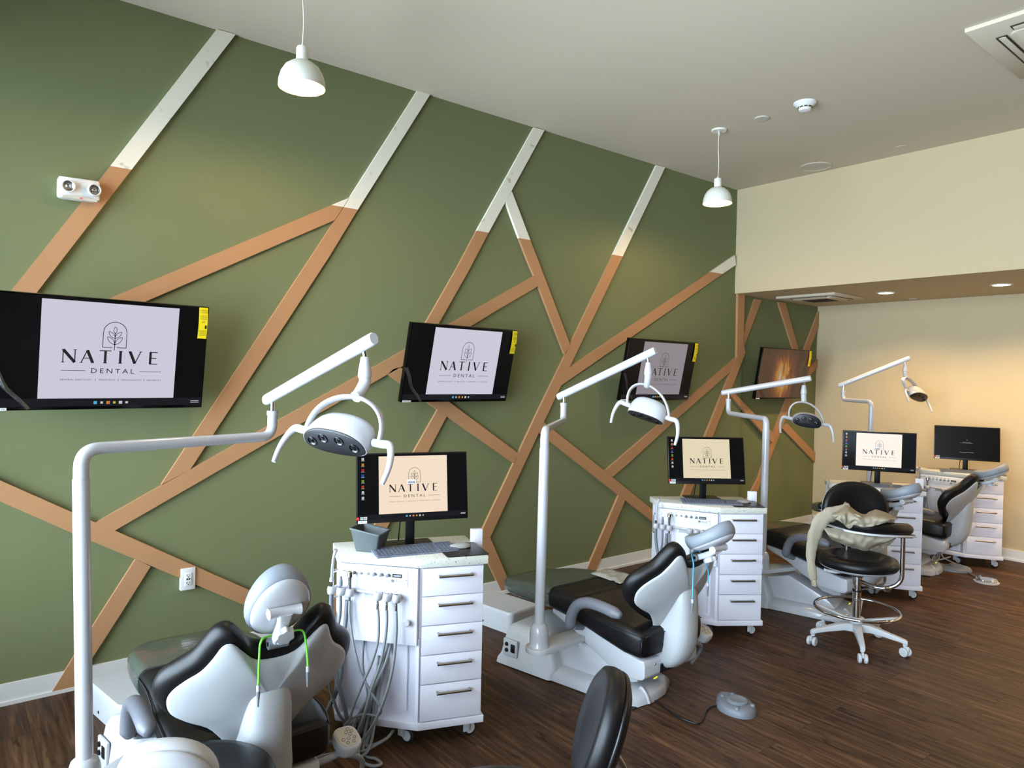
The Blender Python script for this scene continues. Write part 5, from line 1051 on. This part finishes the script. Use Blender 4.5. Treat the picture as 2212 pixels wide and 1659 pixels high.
# ------------------------------------------------------------------ jacket over the stool
jk = thing('jacket', 'crumpled oatmeal jacket draped over the stool arm rest, one sleeve hanging', 'jacket', (SX, SY, 0), rzs)
jr = random.Random(5)
def sheet(rows, depthf, nu=26, nv=12, amp=0.010, name='x', seed=1, thick=0.004):
    """rows: list of pixel polylines (top to bottom), depthf(u, v) -> distance"""
    import mathutils.noise as mn
    R_ = []
    for r in rows:
        P = spline([(a, b, 0) for a, b in r], 8); L_ = [0]
        for a, b in zip(P[:-1], P[1:]): L_.append(L_[-1]+(b-a).length)
        out = []
        for i in range(nu+1):
            s = L_[-1]*i/nu; k = max(j for j in range(len(L_)) if L_[j] <= s+1e-9); k = min(k, len(P)-2)
            f = (s-L_[k])/max(1e-9, L_[k+1]-L_[k]); out.append(P[k].lerp(P[k+1], min(1, f)))
        R_.append(out)
    grid = []
    for j in range(nv+1):
        v = j/nv*(len(rows)-1); k = min(int(v), len(rows)-2); f = v-k
        row = []
        for i in range(nu+1):
            p = R_[k][i].lerp(R_[k+1][i], f); u = i/nu
            q = sl((p.x, p.y), depthf(u, j/nv)); w = mn.noise(Vector((u*5+seed, j/nv*2.2, seed*3.1)))*amp + mn.noise(Vector((u*13+seed, j/nv*4.5+u*6, 1.7)))*amp*0.45
            q.x -= w; row.append(q)
        grid.append(row)
    m = MB(); m.rings(grid, 0, False, False)
    return m
def cloth(m, name):
    o = m.build(name, JACK, jk, smooth=180); s = o.modifiers.new('thick', 'SOLIDIFY'); s.thickness = 0.005; s.offset = 0
    b = o.modifiers.new('sub', 'SUBSURF'); b.levels = 1; b.render_levels = 1; return o
top = [(1797, 1106), (1812, 1094), (1830, 1085), (1840, 1096), (1852, 1106), (1864, 1110), (1880, 1105), (1895, 1102), (1915, 1108), (1937, 1120)]
mid = [(1797, 1113), (1810, 1108), (1828, 1106), (1843, 1112), (1855, 1117), (1866, 1119), (1880, 1117), (1897, 1117), (1915, 1119), (1938, 1122)]
low = [(1801, 1117), (1810, 1124), (1826, 1134), (1836, 1142), (1845, 1130), (1856, 1137), (1870, 1138), (1893, 1134), (1915, 1130), (1936, 1123)]
cloth(sheet([top, mid, low], lambda u, v: 4.16-0.24*math.sin(min(1, v*1.15)*PI*0.62)-0.03*math.sin(u*PI), 44, 20, 0.035, seed=2), 'bunched_body')
cloth(sheet([[(1800, 1112), (1815, 1110), (1835, 1109), (1850, 1111), (1866, 1117)], [(1801, 1118), (1813, 1116), (1830, 1121), (1845, 1122), (1862, 1128)], [(1806, 1122), (1818, 1128), (1833, 1142), (1841, 1134), (1858, 1137)]], lambda u, v: 3.93-0.015*math.sin(v*PI)-0.02*math.sin(u*9), 30, 14, 0.022, seed=8), 'folded_collar')
cloth(sheet([[(1779, 1139), (1815, 1143), (1860, 1148), (1905, 1152), (1948, 1154)], [(1786, 1154), (1818, 1164), (1860, 1172), (1903, 1168), (1935, 1160)], [(1797, 1166), (1822, 1176), (1852, 1186), (1875, 1190), (1900, 1176), (1920, 1168)]], lambda u, v: 4.02+0.05*v-0.05*math.sin(v*PI)+0.10*(u-0.5)**2, 40, 16, 0.022, seed=4), 'sagging_back')
cloth(sheet([[(1884, 1178), (1905, 1163), (1925, 1158), (1940, 1156)], [(1878, 1188), (1900, 1180), (1920, 1172), (1932, 1164)], [(1886, 1190), (1905, 1186), (1918, 1180), (1926, 1172)]], lambda u, v: 4.12+0.03*v, 18, 8, 0.016, seed=6), 'inner_lining')
sp_ = spline([sl((1834, 1098), 4.08), sl((1812, 1105), 4.06), sl((1790, 1114), 4.05), sl((1774, 1126), 4.05), sl((1762, 1146), 4.06), sl((1755, 1175), 4.07), sl((1752, 1205), 4.07), sl((1754, 1232), 4.06), sl((1757, 1252), 4.06)], 8)
n = len(sp_); m = MB(); rs = []
for i, p in enumerate(sp_):
    u = i/(n-1); tg = (sp_[min(i+1, n-1)]-sp_[max(i-1, 0)]).normalized(); a = tg.cross(Vector((1, 0, 0))).normalized(); b = tg.cross(a).normalized()
    rr = (0.030+0.018*math.sin(min(1, u*1.3)*PI))*(1-0.25*u)*(1+0.05*math.sin(u*37)+0.03*math.sin(u*61)); rs.append([p+a*rr*(1+0.08*math.sin(3*th+u*14))*math.cos(th)+b*rr*0.5*(1+0.1*math.sin(4*th+u*10))*math.sin(th) for th in [2*PI*k/20 for k in range(20)]])
m.rings(rs); m.build('hanging_sleeve', JACK, jk, smooth=180)
m = MB(); c0, c1 = sp_[-1], sl((1759, 1265), 4.06); m.tube([c0+Vector((0, 0, 0.004)), c0.lerp(c1, 0.2), c0.lerp(c1, 0.9), c1], [0.020, 0.0235, 0.026, 0.023], 18, flat=0.55); m.build('cuff', JACK, jk, smooth=60)

# ------------------------------------------------------------------ floor boxes at the foot of the chairs
def floor_box(x, y, a, label, w=0.27, l=0.40, h=0.13):
    t = thing('floor_box', label, 'utility box', (x, y, 0), dg(a), 'white utility boxes on the floor'); m = MB(); O = rrect(w, l, 0.035, 5)
    m.rings([[(p[0]+w/2, p[1]+l/2, 0.0) for p in O], [(p[0]+w/2, p[1]+l/2, h-0.018) for p in O], [(p[0]*0.99+w/2, p[1]*0.99+l/2, h-0.006) for p in O], [(p[0]*0.95+w/2, p[1]*0.965+l/2, h) for p in O]]); m.build('cover', PLASTM, t, smooth=40)
    m = MB(); m.lathe([(0, 0), (0.007, 0), (0.006, 0.003), (0, 0.004)], Matrix.Translation((0, l*0.6, 0.03)) @ Matrix.Rotation(-PI/2, 4, 'Y'), 14); m.build('side_screw', STEEL, t)
floor_box(0.598, 3.40, 10, 'white utility box on the floor at the foot of the nearest dental chair')
floor_box(2.720, 3.36, 8, 'white utility box on the floor at the foot of the second dental chair')
# ------------------------------------------------------------------ foot controls
def outline_pts(a, b, n=30):
    out = []
    for i in range(n):
        th = 2*PI*i/n; c, s = math.cos(th), math.sin(th); k = 1-0.42*max(0, -c)**1.3
        out.append((a*c, b*s*k))
    return out
t = thing('foot_control', 'grey teardrop foot control on the open floor beside the second dental chair', 'foot pedal', (3.010, 1.975, 0), dg(-108))
O = outline_pts(0.118, 0.088)
m = MB(); m.rings([[(x*k, y*k, z) for x, y in O] for k, z in ((1.0, 0.0), (1.0, 0.012), (0.95, 0.028), (0.86, 0.038), (0.70, 0.042), (0.05, 0.043))]); m.build('pedal_body', GREYP, t, smooth=50)
m = MB(); m.lathe([(0.0, 0.042), (0.050, 0.042), (0.050, 0.050), (0.045, 0.054), (0.040, 0.056), (0.032, 0.053), (0, 0.053)], Matrix.Translation((0.02, 0, 0)), 36); m.build('round_pedal', HOSE, t, smooth=50)
m = MB()
for x, y in ((-0.055, 0.03), (-0.055, -0.03), (0.075, 0.045), (0.075, -0.045)): m.lathe([(0, 0.030), (0.012, 0.032), (0.012, 0.044), (0.008, 0.048), (0, 0.049)], Matrix.Translation((x, y, -0.002)), 18)
m.build('foot_buttons', HOSE, t, smooth=50)
m = MB(); Mi = (Matrix.Translation((3.010, 1.975, 0)) @ Matrix.Rotation(dg(-108), 4, 'Z')).inverted()
m.tube([Mi @ p for p in spline([on_z(q, 0.006) for q in ((1414, 1513), (1432, 1527), (1462, 1547), (1490, 1559), (1508, 1563), (1518, 1553), (1525, 1536), (1538, 1526), (1560, 1524))], 6)], 0.0042, 8); m.build('cable', BLACKP, t, smooth=180)
g = on_z((2064, 1232)); t = thing('foot_control', 'dull grey foot control under the hoses of the farthest cart', 'foot pedal', (g.x, g.y, 0), dg(-40))
m = MB(); m.rings([[(x*k, y*k, z) for x, y in O] for k, z in ((1.1, 0.0), (1.1, 0.012), (1.0, 0.026), (0.86, 0.036), (0.05, 0.04))]); m.build('pedal_body', HOSE, t, smooth=50)
m = MB(); m.lathe([(0.0, 0.036), (0.052, 0.036), (0.052, 0.048), (0.044, 0.052), (0, 0.052)], seg=32); m.build('round_pedal', HOSE, t, smooth=50)
g = on_z((2131, 1258)); t = thing('foot_control', 'round polished metal foot control on the floor near the farthest cart', 'foot pedal', (g.x, g.y, 0))
m = MB(); m.lathe([(0, 0), (0.088, 0), (0.090, 0.008), (0.080, 0.012), (0, 0.013)], seg=44); m.build('pedal_base', PLASTM, t)
m = MB(); m.lathe([(0, 0.012), (0.068, 0.013), (0.076, 0.024), (0.072, 0.030), (0.05, 0.034), (0, 0.036)], seg=44); m.build('metal_disc', CHROME, t)
m = MB(); Mi = Matrix.Translation((-g.x, -g.y, 0)); P = [on_z((2114, 1247), 0.02), on_z((2095, 1238), 0.01), on_z((2080, 1225), 0.02), cpt(3, -0.16, 0.03, 0.06), cpt(3, -0.15, 0.06, 0.16)]
m.tube([Mi @ p for p in spline(P, 8)], 0.006, 8); m.tube([Mi @ on_z((2112, 1247), 0.03), Mi @ on_z((2118, 1243), 0.055)], 0.008, 8); m.build('air_hose', HOSEL, t, smooth=180)
# ------------------------------------------------------------------ plastic pouch on the second chair
zt = 0.470; c4 = [on_z(p, zt+0.006) for p in ((1276, 1238), (1310, 1228), (1370, 1244), (1340, 1260))]; pc = sum(c4, Vector())/4
t = thing('plastic_pouch', 'clear plastic pouch of small white items lying on the second dental chair seat', 'pouch', pc); m = MB(); import mathutils.noise as mn
g = []
for j in range(11):
    row = []
    for i in range(17):
        u, v = i/16, j/10; p = c4[0].lerp(c4[3], u).lerp(c4[1].lerp(c4[2], u), v)-pc; e = min(u, 1-u, v, 1-v)*5; p.z += min(1, e)*0.010 + mn.noise(Vector((u*6, v*5, 2)))*0.008*min(1, e+0.2)+0.002; row.append(p)
    g.append(row)
m.rings(g, 0, False, False); m.build('pouch_film', POUCH, t, smooth=60)
m = MB(); m.quad([q-pc+Vector((0, 0, -0.003)) for q in c4]); m.build('pouch_backing', PAPERW, t, smooth=0)
m = MB()
for u, v, r_, l in ((0.45, 0.45, 0.3, 0.05), (0.6, 0.55, 0.9, 0.06), (0.72, 0.4, -0.3, 0.045), (0.35, 0.6, 1.4, 0.04)):
    p = c4[0].lerp(c4[3], u).lerp(c4[1].lerp(c4[2], u), v)-pc+Vector((0, 0, 0.003)); d = Vector((math.cos(r_), math.sin(r_), 0))*l/2; m.tube([p-d, p, p+d], [0.004, 0.006, 0.003], 10)
m.build('pouch_contents', PLAST, t, smooth=60)
# ------------------------------------------------------------------ bib clip cords hanging from two headrests
def bib(label, k, left, right, mt, xoff=0.655, cliplen=0.05):
    ax, by = cax(k); o = cw(k, (xoff, 0, 0.6)); P = lambda p, dx=0: on_plane(p, cw(k, (xoff+dx, 0, 0.6)), ax)
    L_ = [P(q) for q in left]; R_ = [P(q) for q in right]; j = cw(k, (0.625, -0.03, 0.775)); j2 = cw(k, (0.625, 0.03, 0.775))
    base = L_[-1]; t = thing('bib_clip_cord', label, 'bib cord', j); T = Matrix.Translation(-j)
    path = spline(L_[::-1]+[j+ax*0.0, j2]+R_, 8); m = MB(); m.tube([T @ p for p in path], 0.0034, 8); m.build('cord', mt, t, smooth=180)
    for E_ in (L_[-1], R_[-1]):
        m = MB(); q = T @ E_; m.tube([q, q-Vector((0, 0, 0.018))], 0.006, 10); m.build('end_cap', PLAST, t, smooth=60)
        m = MB(); m.tube([q-Vector((0, 0, 0.016)), q-Vector((0, 0, 0.026)), q-Vector((0, 0, 0.016+cliplen))], [0.005, 0.006, 0.0028], 8); m.build('clip', HOSE, t, smooth=60)
bib('lime green bib cord hanging down both sides of the nearest chair headrest', 0, [(563, 1388), (560, 1420), (558, 1480)], [(652, 1362), (661, 1390), (665, 1438)], GREENC)
bib('sky blue bib cord hanging from the second chair headrest', 1, [(1498, 1218), (1497, 1250), (1496, 1294)], [(1524, 1216), (1530, 1235), (1529, 1258)], BLUEC)
